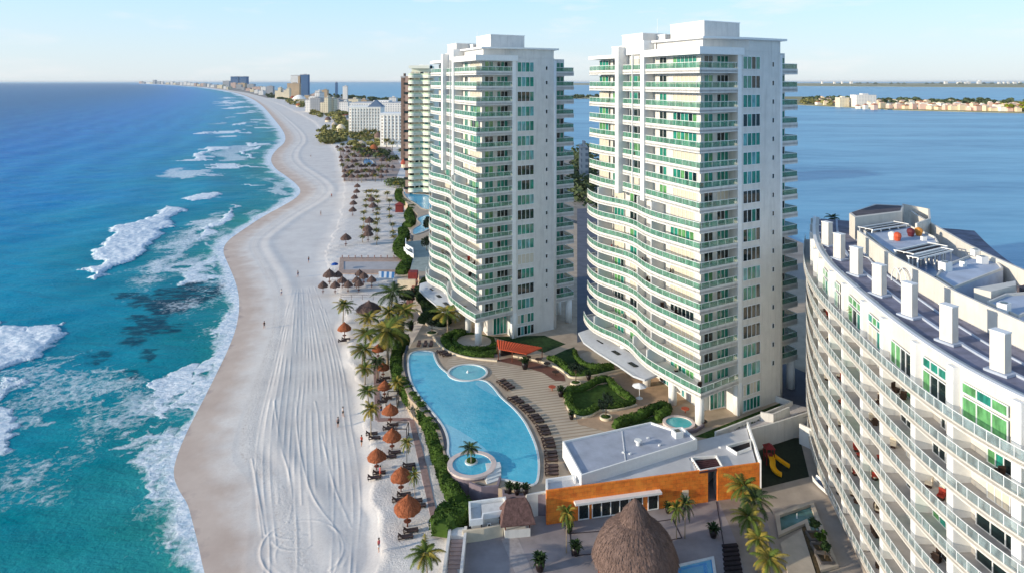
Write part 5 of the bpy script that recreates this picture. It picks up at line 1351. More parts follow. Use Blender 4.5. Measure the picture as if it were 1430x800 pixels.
for (x, y, z, s, lb) in ((754, 797, 0, 1.3, 'tall black potted palm plant left of the streaked paving'), (804, 775, 0, 1.1, 'black potted plant between the slim palm and the big thatched hut'), (795, 744, 0, .9, 'black pot under the windows of the orange wall, farthest left'),
                         (996, 750, 0, 1.1, 'black potted plant between the big thatched hut and the promenade palms'), (933, 716, 0, .9, 'black pot standing against the orange wall'), (822, 530, ZD, 1.0, 'potted plant at the tip of the star shaped lawn'),
                         (783, 553, ZD, 1.1, 'tall potted plant by the pool deck left of the star shaped lawn'), (798, 585, ZD, .9, 'black pot at the near corner of the star shaped lawn'), (733, 515, ZD, 1.4, 'leafy pot in front of the terracotta shade roof'),
                         (711, 688, ZD, .9, 'leftmost of three dark pots at the near end of the pool'), (722, 690, ZD, .9, 'middle of three dark pots at the near end of the pool'), (734, 690, ZD, .9, 'rightmost of three dark pots at the near end of the pool'),
                         (574, 461, ZD, 1.3, 'white flowered pot plant at the far end of the long hedge')):
    POT.put(tuple(P(x, y, z)), prr.uniform(0, 6), lb, None, s)

# ================================================================ beach umbrellas, loungers, day beds
LNG = mat('dark brown wicker lounger', (56, 42, 40), .8, .2, 4); LCU = mat('brown lounger cushion', (98, 78, 72), .85, .12, 4)
def thatch_umb(m, r, hgt, seed):
    t = thing('thatched_umbrella', 'x', 'beach umbrella'); rr = random.Random(seed)
    b = MB(); n = 26; prof = [(r*1.02, hgt*.60), (r, hgt*.66), (r*.82, hgt*.76), (r*.58, hgt*.86), (r*.32, hgt*.95), (.12, hgt*1.04), (.05, hgt*1.1)]
    vs = []
    for j, (q, z) in enumerate(prof):
        for k in range(n):
            a_ = 2*math.pi*k/n; q2 = q*(1+rr.uniform(-.05, .05)); vs.append((q2*math.cos(a_), q2*math.sin(a_), z+rr.uniform(-.04, .04)-(rr.uniform(0, .22) if j == 0 else 0)))
    b.add(vs, [(j*n+k, j*n+(k+1) % n, (j+1)*n+(k+1) % n, (j+1)*n+k) for j in range(len(prof)-1) for k in range(n)]+[tuple(range(n-1, -1, -1)), tuple(range((len(prof)-1)*n, len(prof)*n))])
    straw(b, (0, 0), prof, int(900*r*r/2), .16, rr)
    b.build('thatched_roof', m, t, False, True)
    b = MB(); b.tube([(0, 0, 0), (0, 0, hgt*.9)], .09, 7); b.build('pole', WOODR, t, True, True)
    b = MB(); b.lathe((0, 0, .62), [(.42, 0), (.42, .06)], 12); b.build('round_shelf', WOODR, t, local=True)
    return Kind(t)
def lounger_proto():
    t = thing('sun_lounger', 'x', 'sun lounger')
    b = MB(); b.box((0, .3, .3), (.62, 1.3, .08)); 
    b.build('seat', LCU, t, local=True)
    b = MB(); b.add([(-.31, -.35, .3), (.31, -.35, .3), (.31, -.95, .78), (-.31, -.95, .78), (-.31, -.35, .22), (.31, -.35, .22), (.31, -.95, .7), (-.31, -.95, .7)], [(0, 1, 2, 3), (7, 6, 5, 4), (0, 4, 5, 1), (1, 5, 6, 2), (2, 6, 7, 3), (3, 7, 4, 0)]); b.build('backrest', LCU, t, local=True)
    b = MB(); 
    for x in (-.34, .34): b.box((x, .0, .27), (.06, 2.0, .14))
    b.box((0, .97, .27), (.74, .06, .14)); b.box((0, -.97, .27), (.74, .06, .14)); b.build('frame', LNG, t, local=True)
    for x in (-.32, .32):
        for y in (-.85, .85): b = MB(); b.box((x, y, .1), (.07, .07, .22)); b.build('leg', LNG, t, local=True)
    return Kind(t)
LG = lounger_proto()
UO = thatch_umb(THO2, 1.45, 3.3, 1); UG = thatch_umb(THG2, 1.5, 3.4, 2)
orange = [(481, 472, 1.55, 'lone'), (528, 500, 1.3, 'behind'), (535, 526, 1.25, ''), (537, 554, 1.3, ''), (545, 590, 1.4, ''), (547.5, 628, 1.45, ''), (526, 656, 1.4, 'lone near'), (560, 686, 1.5, ''), (569, 735, 1.75, '')]
olab = ['red orange thatched umbrella standing alone near the grey hut', 'orange thatched umbrella half hidden behind the palm grove', 'orange thatched umbrella beside the timber path, farthest of the near row', 'orange thatched umbrella next to the farther timber day bed', 'orange thatched umbrella between the two timber day beds',
        'orange thatched umbrella just beyond the slim yellow green palm', 'orange thatched umbrella closest to the open sand, nearest the shore', 'orange thatched umbrella second from the bottom of the row', 'largest orange thatched umbrella, nearest the bottom of the picture']
for (x, y, s, _), lb in zip(orange, olab):
    c = P(x, y, 0); k = s*c.y/F*19/1.45/1.45
    UO.put(tuple(c), prr.uniform(0, 6), lb, None, s/1.45*1.0)
    for j, dy in enumerate((-.2, 1.2)):
        LG.put((c.x+.6-.5*j, c.y-1.3-dy*.9, 0), -math.pi/2+.25, '%s dark lounger under the %s' % (('inner', 'outer')[j], lb.split(',')[0]), 'loungers under the orange umbrellas')
gy = [(460, 397), (472, 395), (478, 403), (502, 393), (508, 397), (498, 403), (519, 402), (451, 410), (468, 410), (486, 409), (501, 408)]
gl = ['largest of the left pair', 'right of the left pair', 'just behind the left pair', 'farthest right of centre', 'between the far centre pair', 'near centre', 'rightmost', 'leftmost, standing apart', 'nearest on the left', 'nearest in the middle', 'nearest right of centre']
for i, ((x, y), lb) in enumerate(zip(gy, gl)):
    UG.put(tuple(P(x, y, 0)), prr.uniform(0, 6), 'grey brown thatched umbrella of the cluster by the sand court, %s' % lb, None, (.9, .9, 1.0) if i else (1.25, 1.25, 1.25))
UG.put(tuple(P(483, 344, 0)), 0, 'lone grey umbrella on open sand beyond the sand court', None, 1.3)
for i, (x, y) in enumerate(((499, 267), (498, 275), (495, 283.5), (493.5, 292), (492.5, 302))):
    UG.put(tuple(P(x, y, 0)), 0, 'dark umbrella %s from the far end of the seaward line of five' % nth(i+1), None, 1.15)
for i, (x, y) in enumerate(((519, 288), (521, 297), (516, 319), (513.5, 331), (514, 338))):
    UG.put(tuple(P(x, y, 0)), 0, 'dark umbrella among the palm grid, %s from its far end' % nth(i+1), None, 1.3)
UG.put(tuple(P(515, 449, 0)), 0, 'large grey thatched hut like umbrella behind the yellow green palm', None, (2.0, 2.0, 1.45))
# grid of small palms on the far sand
gp = [(512, 268), (518, 267), (525, 268), (516, 274), (526, 275), (511, 280), (527.5, 282), (511, 288), (527.5, 292.5), (508, 297), (526, 299), (508, 306.5), (526.7, 307), (506.4, 318), (525, 312), (525, 322), (540.5, 270), (543.8, 280.5), (543.8, 292.6), (544.6, 303), (547.8, 314), (548.6, 325), (506.4, 331), (526, 334), (550, 331), (526.7, 323)]
for i, (x, y) in enumerate(gp):
    col_ = 'seaward column' if x < 514 else ('middle columns' if x < 535 else 'column next to the hedges')
    palm(x, y, x, y+8, 11.5, 'far', 'small far grid palm, %s from top in %s' % (nth(1+sum(1 for a, b in gp if (b, a) < (y, x) and ('seaward column' if a < 514 else ('middle columns' if a < 535 else 'column next to the hedges')) == col_)), col_), 0)
# deck loungers along the pool
dl = [(700, 533), (704, 537), (708, 540), (712, 543)]
arc = chaikin([(715, 556), (730, 567), (742, 578), (753, 591), (761, 606), (767, 622), (770, 640), (770.5, 664)], 2)
cum = [0]
for a_, b_ in zip(arc[:-1], arc[1:]): cum.append(cum[-1]+math.hypot(b_[0]-a_[0], (b_[1]-a_[1])))
NLG = 21
for i in range(4):
    x, y = dl[i]; LG.put(tuple(P(x, y, ZD+.01)), R(-50), 'brown deck lounger, %s from the left of the separate group of four by the pool' % nth(i+1), 'deck loungers by the pool')
for i in range(NLG):
    s = cum[-1]*i/(NLG-1)+(1.2 if i % 3 == 0 else (-1.0 if i % 3 == 2 else 0)); k = max(j for j in range(len(cum)-1) if cum[j] <= max(s, 0)); t = (s-cum[k])/(cum[k+1]-cum[k])
    x = arc[k][0]+(arc[k+1][0]-arc[k][0])*t; y = arc[k][1]+(arc[k+1][1]-arc[k][1])*t
    LG.put(tuple(P(x, y, ZD+.01)), R(-62-26*i/NLG), 'brown deck lounger, %s from the far end of the long curved row' % nth(i+1), 'deck loungers by the pool')
for i, (x, y) in enumerate(((585, 482), (594, 482), (602, 482))):
    LG.put(tuple(P(x, y, ZD+.01)), R(180), '%s of three dark loungers facing the far end of the pool' % ('left', 'middle', 'right')[i], 'deck loungers by the pool')
for i, (x, y) in enumerate(((616, 492), (620, 494.5), (624, 497))):
    LG.put(tuple(P(x, y, ZD+.01)), R(-70), '%s of three brown loungers between pool and patio hedge' % ('far', 'middle', 'near')[i], 'deck loungers by the pool')
for i, (x, y) in enumerate(((519, 607), (523, 613), (571, 651), (572, 656), (580, 701), (585, 708))):
    LG.put(tuple(P(x, y, 0)), -math.pi/2+.25, '%s dark lounger in the open pair beside the %s' % (('far', 'near')[i % 2], ('tall slim palm', 'second slim palm', 'palm between the nearest umbrellas')[i//2]), 'loungers on the open sand')
for i, (x, y) in enumerate(((548, 566), (561, 612))):
    c = P(x, y, 0); t = thing('day_bed', 'four post timber day bed %s' % ('beyond the middle orange umbrella' if i == 0 else 'beside the slim yellow green palm'), 'day bed', tuple(c))
    for dx in (-1.0, 1.0):
        for dy in (-1.1, 1.1): MB().box((c.x+dx, c.y+dy, 1.1), (.12, .12, 2.2)).build('post', LNG, t)
    b = MB(); b.ribbon([(c.x-1, c.y-1.1), (c.x+1, c.y-1.1), (c.x+1, c.y+1.1), (c.x-1, c.y+1.1)], 2.1, 2.22, .1, True); b.build('top_frame', LNG, t)
    MB().box((c.x, c.y, .35), (1.9, 2.1, .5)).build('mattress', mat('pale mattress', (196, 190, 184), .9, .06, 2), t)
# white terrace shade umbrella and side tables
c = P(893, 556, ZD+.0); t = thing('shade_umbrella', 'round pale umbrella on a thin pole at the foot of the nearest tower', 'umbrella', tuple(c))
MB().tube([(c.x, c.y, ZD), (c.x, c.y, ZD+2.5)], .06, 6).build('pole', METAL, t); MB().lathe((c.x, c.y, ZD), [(1.35, 2.25), (.7, 2.5), (.05, 2.75)], 8).build('canopy', WHITE2, t)
MB().lathe((c.x, c.y, ZD), [(.6, 0), (.6, .08)], 12).build('base', METAL, t)
c = P(467.6, 377, 0); t = thing('beach_umbrella', 'deep blue beach umbrella at the corner of the sand court', 'beach umbrella', tuple(c))
MB().tube([(c.x, c.y, 0), (c.x, c.y, 2.3)], .05, 6).build('pole', METAL, t); MB().lathe((c.x, c.y, 0), [(1.2, 1.7), (.8, 2.1), (.05, 2.4)], 10).build('canopy', mat('deep blue canvas', (26, 76, 150), .8, .1, 2), t)
# brown terracotta clusters on the bar deck and under the tower
for i, (x, y, c_) in enumerate(((752, 506, 0), (764, 512, 0), (776, 524, 0), (737, 503, 0), (771, 545, 1), (957, 576, 1), (982, 594, 0))):
    p = P(x, y, ZD+.02); t = thing('garden_table', ['dark table on the bar deck, far one', 'dark table on the bar deck, middle one', 'dark round table at the near end of the bar deck', 'dark table in the shadow of the terracotta roof', 'terracotta table left of the star shaped lawn', 'red brown table behind the plunge pool', 'dark table between plunge pool and tower column'][i], 'table', tuple(p))
    m_ = [mat('dark wicker', (60, 44, 36)), mat('terracotta paint', (168, 78, 52), .7, .1, 3)][c_]
    MB().lathe(tuple(p), [(.7, .7), (.7, .76)], 14).build('table_top', m_, t); MB().tube([tuple(p), (p.x, p.y, p.z+.7)], .08, 6).build('pedestal', m_, t)
    for k in range(4):
        a_ = k*1.57+.5; q_ = (p.x+1.05*math.cos(a_), p.y+1.05*math.sin(a_), p.z)
        balcony_seat(q_, a_+math.pi, 0 if c_ == 0 else 1, 'terrace') if False else None
# ---- timber path, court frame, fences
WOODP = mat('pinkish weathered boards', (158, 132, 126), .85, .18, 1.2, .2); WOODC = mat('bleached timber', (176, 152, 138), .85, .15, 1.2)
sheet('boardwalk', [(571, 585), (578, 585), (596, 650), (612, 727), (603, 729), (588, 660)], .06, WOODP, .12, kind='structure')
sheet('boardwalk_branch', [(527, 583), (571, 583), (578, 587), (527, 588)], .05, WOODP, .12, kind='structure')
sheet('boardwalk_far', [(521, 505), (529, 505), (531, 586), (524, 586)], .055, WOODP, .12, kind='structure')
sheet('paved_path', [(578, 392), (584, 392), (572, 440), (560, 440)], 1.6, mat('terracotta path', (158, 104, 84), .8, .12, 1), .3, kind='structure')
t = thing('court_frame', 'pinkish boardwalk frame round a sunken rectangular sand court', 'boardwalk', tuple(P(520, 371, 0)))
co = [(474.7, 360), (566.5, 360), (570, 366), (556.7, 383), (473, 382.5)]; ci = [(480, 365.5), (567, 365.5), (569, 370), (560, 377), (480, 377.5)]
O, I = pz(co, .12), pz(ci, .12)
for i in range(5):
    j = (i+1) % 5
    if i == 2: continue
    MB().prism([O[i], O[j], I[j], I[i]], -.1, .25).build('board', WOODC, t)
for k in range(11):
    a_ = P(478+9*k, 361, .2); MB().box((a_.x, a_.y, .7), (.3, .3, 1.1)).build('post', WOODP, t)
MB().prism(I, .0, .14).build('court_sand', mat('grey damp sand', (176, 172, 172), .9, .08, .4), t)
def fence(px, z, hgt, step, label, m):
    t = thing('railing', label, 'railing', tuple(P(px[0][0], px[0][1], z))); p = [tuple(P(x, y, z)[:2]) for x, y in px]
    b = MB(); b.ribbon(p, z+hgt-.08, z+hgt, .08); b.ribbon(p, z+hgt*.5, z+hgt*.5+.06, .06); b.build('rail', m, t)
    for q_ in resample(p, step): MB().box((q_[0], q_[1], z+hgt/2), (.1, .1, hgt)).build('post', m, t)
FENM = mat('grey weathered wood', (112, 100, 98), .85, .2, 2)
fence([(476, 418), (545, 419)], 0, 1.3, 3.0, 'grey timber railing across the sand beyond the lone young palm', FENM)
fence([(482, 440), (545, 440)], 0, 1.3, 3.0, 'grey timber railing beside the grey thatched hut', FENM)
fence([(462, 396), (520, 396)], 0, 1.0, 4.0, 'dark rope railing under the cluster of grey umbrellas', FENM)
fence([(606, 728), (611, 744)], 0, 1.0, 1.2, 'short white gate railing at the end of the boardwalk', METAL)
# blue and white awnings left of the far garden
t = thing('awning', 'blue and white striped awning between the umbrella cluster and the far hedge', 'awning', tuple(P(540, 393, 0)))
e4 = pz([(529, 379), (551, 380), (550, 388), (529, 387)], 2.6)
for k in range(6):
    a0_, a1_ = [e4[0][i]+(e4[1][i]-e4[0][i])*k/6 for i in (0, 1)], [e4[0][i]+(e4[1][i]-e4[0][i])*(k+1)/6 for i in (0, 1)]
    b0_, b1_ = [e4[3][i]+(e4[2][i]-e4[3][i])*k/6 for i in (0, 1)], [e4[3][i]+(e4[2][i]-e4[3][i])*(k+1)/6 for i in (0, 1)]
    MB().prism([a0_, a1_, b1_, b0_], 2.5, 2.6).build('canopy_panel', [WHITE2, mat('blue canvas', (70, 130, 180), .8, .1, 2)][k % 2], t)
for q_ in e4: MB().tube([(q_[0], q_[1], 0), (q_[0], q_[1], 2.5)], .06, 6).build('post', METAL, t)
c = P(558, 296, 0); t = thing('cabana', 'maroon lifeguard cabin between the palm grid and the hedges', 'cabin', tuple(c)); MAR = mat('maroon boards', (128, 52, 50), .8, .15, 1.5)
MB().box((c.x, c.y, 1.6), (3.4, 3, 3.2)).build('wall', MAR, t); b = MB(); b.add([(c.x-2.2, c.y-2, 3.2), (c.x+2.2, c.y-2, 3.2), (c.x+2.2, c.y+2, 3.2), (c.x-2.2, c.y+2, 3.2), (c.x, c.y, 4.6)], [(0, 1, 4), (1, 2, 4), (2, 3, 4), (3, 0, 4), (3, 2, 1, 0)]); b.build('roof', MAR, t)
# far pools and garden walls
for nm, lb, pts in (('lagoon_pool', 'far blue pool, the farther one beside the winding hedge', [(560, 266), (575, 271), (606, 272), (606, 294), (588, 293), (582, 286), (566, 278)]), ('lagoon_pool', 'nearer of the two far blue pools, behind the far tower', [(579, 306), (590, 301), (606, 299), (606, 318), (590, 326), (574, 330), (574, 320), (588, 314)])):
    p = smooth_px(pts, ZD, 2); t = thing(nm, lb, 'swimming pool', (p[0][0], p[0][1], ZD)); MB().prism(p, ZD+.02, ZD+.06, bottom=False).build('water', m_pool('far pool water', (44, 150, 196), (84, 184, 214)), t); MB().ribbon(p, ZD, ZD+.2, -.6, True).build('coping', SST, t)
wallrun([(566, 338), (566, 346), (576, 352), (577, 360), (570, 356), (565, 350)], ZD, ZD, ZD+1.3, 'pale wavy garden wall beside the far hedge', WHITE2, .3, 'wavy_wall')
sheet('garden_ground', [(566, 338), (606, 334), (606, 378), (572, 380), (577, 360)], ZD+.02, mat('pale green paving', (150, 158, 150), .85, .15, .5), kind='structure')
wallrun([(555, 391), (580, 391)], 3.2, 0, 3.2, 'low cream wall between the awning and the tower garden', CREAM, 1.2, 'cream_wall')
MB().box(tuple(P(577, 384, ZD+1)), (2.6, 2.6, 2.2)).build('garden_hut', MAR, **{'label': 'small dark maroon hut on the garden corner beyond the palm grove', 'category': 'hut'})

# ================================================================ people
SKIN = mat('skin', (178, 128, 98), .7, .05, 3)
def person_proto(pose, shirt, short):
    me = bpy.data.meshes.new('person'); s = pose
    J = [(0, 0, .95), (0, 0, 1.15), (0, 0, 1.38), (0, 0, 1.5), (0, .01, 1.62), (0, .01, 1.72),
         (-.17, 0, 1.38), (-.22, -.05*s, 1.1), (-.2, -.2*s, .88), (.17, 0, 1.38), (.22, .05*s, 1.1), (.2, .2*s, .88),
         (-.09, 0, .9), (-.1, -.12*s, .5), (-.1, -.2*s, .06), (-.1, -.35*s, .03), (.09, 0, .9), (.1, .14*s, .5), (.1, .12*s+.1, .08), (.1, .0*s, .03)]
    E = [(0, 1), (1, 2), (2, 3), (3, 4), (4, 5), (2, 6), (6, 7), (7, 8), (2, 9), (9, 10), (10, 11), (0, 12), (12, 13), (13, 14), (14, 15), (0, 16), (16, 17), (17, 18), (18, 19)]
    rad = [.15, .14, .15, .055, .1, .09, .065, .045, .035, .065, .045, .035, .1, .065, .045, .035, .1, .065, .045, .035]
    me.from_pydata(J, E, []); me.materials.append(SKIN)
    o = bpy.data.objects.new('person', me); COL.objects.link(o)
    md = o.modifiers.new('Skin', 'SKIN')
    if not me.skin_vertices: me.attributes.new('skin', 'FLOAT', 'POINT')
    for v, r_ in zip(me.skin_vertices[0].data, rad): v.radius = (r_, r_)
    me.skin_vertices[0].data[0].use_root = True
    o.modifiers.new('Sub', 'SUBSURF').render_levels = 1
    b = MB(); b.lathe((0, 0, 0), [(.17, 1.0), (.18, 1.2), (.21, 1.38), (.08, 1.47)], 12, 1.0, .8); b.build('shirt', shirt, o, True, True)
    b = MB(); b.lathe((0, 0, 0), [(.2, .68), (.19, .85), (.17, 1.02)], 12, 1.0, .85); b.build('shorts', short, o, True, True)
    b = MB(); b.lathe((0, .02, 0), [(.105, 1.62), (.118, 1.7), (.09, 1.79), (.02, 1.82)], 10); b.build('hair', mat('dark hair', (36, 26, 22)), o, True, True)
    return o
cl = {'black': (30, 30, 34), 'white': (220, 220, 220), 'pink': (214, 90, 110), 'blue': (52, 84, 130), 'red': (170, 50, 44), 'grey': (110, 110, 116)}
CM = {k: mat(k+' cloth', v, .9, .08, 4) for k, v in cl.items()}
pp_ = [(369, 458, 'black', 'grey', 'person in black walking on the wet sand near the waterline'), (416, 387, 'grey', 'blue', 'person in grey standing on the dry sand left of the umbrella cluster'), (393, 412, 'white', 'blue', 'person in white by the start of the raked tracks'), (431, 367, 'black', 'blue', 'person in black far up the beach, left of the sand court'),
       (531, 666, 'pink', 'red', 'person in pink walking beside the row of umbrellas'), (472, 596, 'grey', 'black', 'person in grey at the edge of the raked sand, left of the pair'), (479, 581, 'white', 'black', 'person in white shirt beside the raked sand'), (505, 622, 'red', 'black', 'person in red next to the bright sand ridge'),
       (529, 770, 'pink', 'white', 'person in pink shirt on the sand left of the bottom palm'), (617, 727, 'black', 'black', 'person in black standing at the end of the boardwalk'), (532, 578, 'black', 'blue', 'person in dark clothes where the boardwalks cross'), (448, 301, 'black', 'black', 'tiny person on the bright far sand near the five dark umbrellas'),
       (463, 276, 'red', 'black', 'tiny person in red left of the far palm grid'), (434, 220, 'grey', 'black', 'tiny person near the groyne of dark posts')]
seenp = {}
for i, (x, y, a_, b_, lb) in enumerate(pp_):
    z = 0 if x > 500 else -.5
    o = person_proto([1, -1, .5][i % 3], CM[a_], CM[b_]); o.location = tuple(P(x, y, z)); o.rotation_euler = (0, 0, i*1.3); tag(o, lb, 'person')
    if y < 400: o.scale = (1.15, 1.15, 1.15)
# ================================================================ third tower and the hotel strip
def m_facade(nm, rgb, glass, wx=3.6, wz=3.3, duty=.5, dz=.45):
    """rendered wall with a grid of window openings cut by object coordinates (for buildings a few pixels high)"""
    m = bpy.data.materials.new(nm); n = N(m)
    g = n.n.new('ShaderNodeNewGeometry'); tcn = n.n.new('ShaderNodeTexCoord'); sp = n.n.new('ShaderNodeSeparateXYZ'); n.link(tcn.outputs['Object'], sp.inputs[0])
    sn = n.n.new('ShaderNodeSeparateXYZ'); n.link(tcn.outputs['Normal'], sn.inputs[0])
    hx = n.math('ADD', n.math('MULTIPLY', sp.outputs[0], n.math('ABSOLUTE', sn.outputs[1])), n.math('MULTIPLY', sp.outputs[1], n.math('ABSOLUTE', sn.outputs[0])))
    fx_ = n.math('FRACT', n.math('DIVIDE', n.math('ADD', hx, 500.2), wx)); fz = n.math('FRACT', n.math('DIVIDE', n.math('ADD', sp.outputs[2], .4), wz))
    a_ = n.math('MULTIPLY', n.math('LESS_THAN', fx_, duty), n.math('GREATER_THAN', fz, dz))
    a_ = n.math('MULTIPLY', a_, n.math('LESS_THAN', n.math('ABSOLUTE', sn.outputs[2]), .5))
    c_ = lin(*rgb); base = n.mix(n.ramp(n.noise(.05, 4, .6, n.pos()), [(.3, 0), (.7, 1)]), tuple(x*.82 for x in c_[:3])+(1,), c_)
    n.bsdf(n.mix(n.math('MULTIPLY', a_, .8), base, lin(*glass)), .7, Specular_IOR_Level=.3); return m
FAC = {'white': m_facade('white hotel facade', (246, 242, 236), (150, 154, 160)), 'cream': m_facade('cream hotel facade', (240, 226, 196), (160, 142, 120)), 'pink': m_facade('pinkish hotel facade', (220, 190, 176), (130, 112, 108)),
       'grey': m_facade('grey hotel facade', (176, 178, 182), (92, 104, 118)), 'blue': m_facade('blue glass facade', (92, 124, 160), (60, 92, 132), 4, 3.4, .8, .3), 'brown': m_facade('brown hotel facade', (136, 112, 98), (84, 72, 68)), 'tan': m_facade('tan hotel facade', (206, 180, 148), (120, 104, 90))}
RFM = {'grey': mat('grey flat roof', (170, 166, 164), .85, .2, .1), 'red': mat('red roof', (160, 78, 60), .8, .2, .1), 'white': WH3, 'thatch': THG2}
def hotel(x0, x1, yt, yb, col, label, depth=18, steps=1, roof='grey', zb=0.0, extra=None, name='hotel', cat='hotel'):
    D = F*(H-zb)/(yb-CY); zt = DZ(yt, D); X0, X1 = (x0-CX)*D/F, (x1-CX)*D/F; Wd = X1-X0
    t = thing(name, label, cat, ((X0+X1)/2, D, zb))
    for k in range(steps):
        f0, f1 = k/steps, (k+1)/steps; hh = (zt-zb)*(1-.0*k) if steps == 1 else (zt-zb)*(.45+.55*(k+1)/steps)
        b = MB(); b.prism([(X0+Wd*f0, D), (X0+Wd*f1, D), (X0+Wd*f1, D+depth), (X0+Wd*f0, D+depth)], zb-1, zb+hh); b.build('wall', FAC[col], t)
        r_ = MB(); r_.prism([(X0+Wd*f0-.3, D-.3), (X0+Wd*f1-.3, D-.3), (X0+Wd*f1-.3, D+depth), (X0+Wd*f0-.3, D+depth)], zb+hh, zb+hh+max(.6, hh*.02)); r_.build('roof', RFM[roof], t)
        if hh > 12 and k == steps-1:
            b = MB(); b.prism([(X0+Wd*(f0*.6+f1*.4), D+depth*.3), (X0+Wd*(f0*.3+f1*.7), D+depth*.3), (X0+Wd*(f0*.3+f1*.7), D+depth*.8), (X0+Wd*(f0*.6+f1*.4), D+depth*.8)], zb+hh+.6, zb+hh+3.4); b.build('roof_house', FAC[col], t)
    return t
# big white hotel with its windows built one by one
def white_hotel(x0, x1, yt, yb, nx, nz, label, depth):
    D = F*(H-1)/(yb-CY); zt = DZ(yt, D); X0, X1 = (x0-CX)*D/F, (x1-CX)*D/F
    t = thing('white_hotel', label, 'hotel', ((X0+X1)/2, D, 1)); WHW = mat('bright hotel render', (250, 247, 240), .7, .05, .1)
    MB().prism([(X0, D), (X1, D), (X1, D+depth), (X0, D+depth)], 0, zt).build('wall', WHW, t)
    MB().prism([(X0-.6, D-.6), (X1+.6, D-.6), (X1+.6, D+depth+.6), (X0-.6, D+depth+.6)], zt, zt+1.6).build('cornice', WHITE2, t)
    cw = (X1-X0)/nx; ch = (zt-3)/nz; WI = mat('hotel window', (168, 156, 142), .3, .1, 1)
    for i in range(nx):
        MB().prism([(X0+cw*(i+.92), D-.9), (X0+cw*(i+1.08), D-.9), (X0+cw*(i+1.08), D), (X0+cw*(i+.92), D)], 2, zt-.5).build('pilaster', WHW, t)
        for k in range(nz):
            MB().box((X0+cw*(i+.5), D-.08, 2.6+ch*(k+.5)), (cw*.34, .2, ch*.46)).build('window', WI, t)
    return t, D, X0, X1, zt
_, D_, a_, b_, zt_ = white_hotel(487, 531, 151, 188, 11, 8, 'wide white hotel with rows of small windows beyond the far pools, left wing', 26)
white_hotel(531, 562, 161, 204, 6, 9, 'lower white hotel wing nearest the cream tower, with vertical ribs', 24)
hotel(488, 562, 144.5, 170, 'white', 'long white hotel block with a blue grey gable rising behind the wide white hotel', 60, roof='white')
c = Vector((-147, 735, 30)); b = MB(); b.add([(c.x-8, c.y-5, 32.5), (c.x+8, c.y-5, 32.5), (c.x+8, c.y+9, 32.5), (c.x-8, c.y+9, 32.5), (c.x, c.y-2, 40), (c.x, c.y+6, 40)], [(0, 1, 4), (1, 2, 5, 4), (2, 3, 5), (3, 0, 4, 5), (3, 2, 1, 0)])
tag(b.build('gable_pavilion', mat('blue grey metal roof', (96, 116, 142), .6, .1, .2)), 'blue grey pyramid roofed pavilion on top of the white hotel', 'pavilion')
# ---- cream tower half hidden behind the far condo tower
def cream_tower():
    t = thing('cream_tower', 'pale yellow green high rise with wavy balconies half hidden behind the far condo tower', 'apartment tower', (-48, 345, 0)); D = 345.0
    X = lambda px, d=D: (px-CX)*d/F
    rr = random.Random(2); CRM = mat('pale yellow green render', (236, 236, 220), .7, .06, .1)
    MB().prism([(X(574), D+2), (X(606), D+2), (X(606)+6, D+30), (X(578)-3, D+30)], 0, DZ(96, D)).build('wall', CRM, t)
    for k in range(19):
        z = 5+3.2*k
        pts = [(X(567+9*math.sin(k_/3.0)*.0+0), 0) for k_ in range(1)]
        n_ = 15; p = [(X(571+35*i/(n_-1)), D-2.2-1.0*math.sin(i/(n_-1)*math.pi*3)) for i in range(n_)]
        b = MB(); b.prism(p+[(X(606), D+2.2), (X(571), D+2.2)], z-.3, z); b.ribbon(p, z-.8, z+.45, .25); bo = b.build('balcony', CRM, t)
        g = MB(); g.ribbon(offset(p, .1), z+.46, z+1.3, .05); g.build('railing_glass', mat('yellow green rail glass', (188, 206, 178), .2, .1, 1), bo)
        for i in range(5):
            MB().box((X(575+6.6*i), D+1.95, z+1.3), (1.6, .2, 1.9)).build('window', rr.choice([G_DARK, G_BLUE, SHUT, SHUT, SHUT]), t)
    MB().prism([(X(571), D-1), (X(600), D-1), (X(600), D+20), (X(571), D+20)], DZ(96, D), DZ(92, D)).build('roof_parapet', CRM, t)
    MB().prism([(X(584), D+2), (X(600), D+2), (X(600), D+12), (X(584), D+12)], DZ(96, D), DZ(90.5, D)).build('penthouse_block', WHITE2, t)
    MB().prism([(X(566), D), (X(572), D), (X(572), D+8), (X(566), D+8)], 0, DZ(107, D)).build('service_core', mat('pinkish brown render', (178, 152, 140), .8, .1, .2), t)
    for k in range(12): MB().box((X(567.5), D-.1, 6+4.8*k), (2.4, .5, 1.2)).build('core_window', G_DARK, t)
cream_tower()
hotel(560, 566, 109, 225, 'brown', 'slim dark brown tower beside the cream high rise', 12, zb=0)
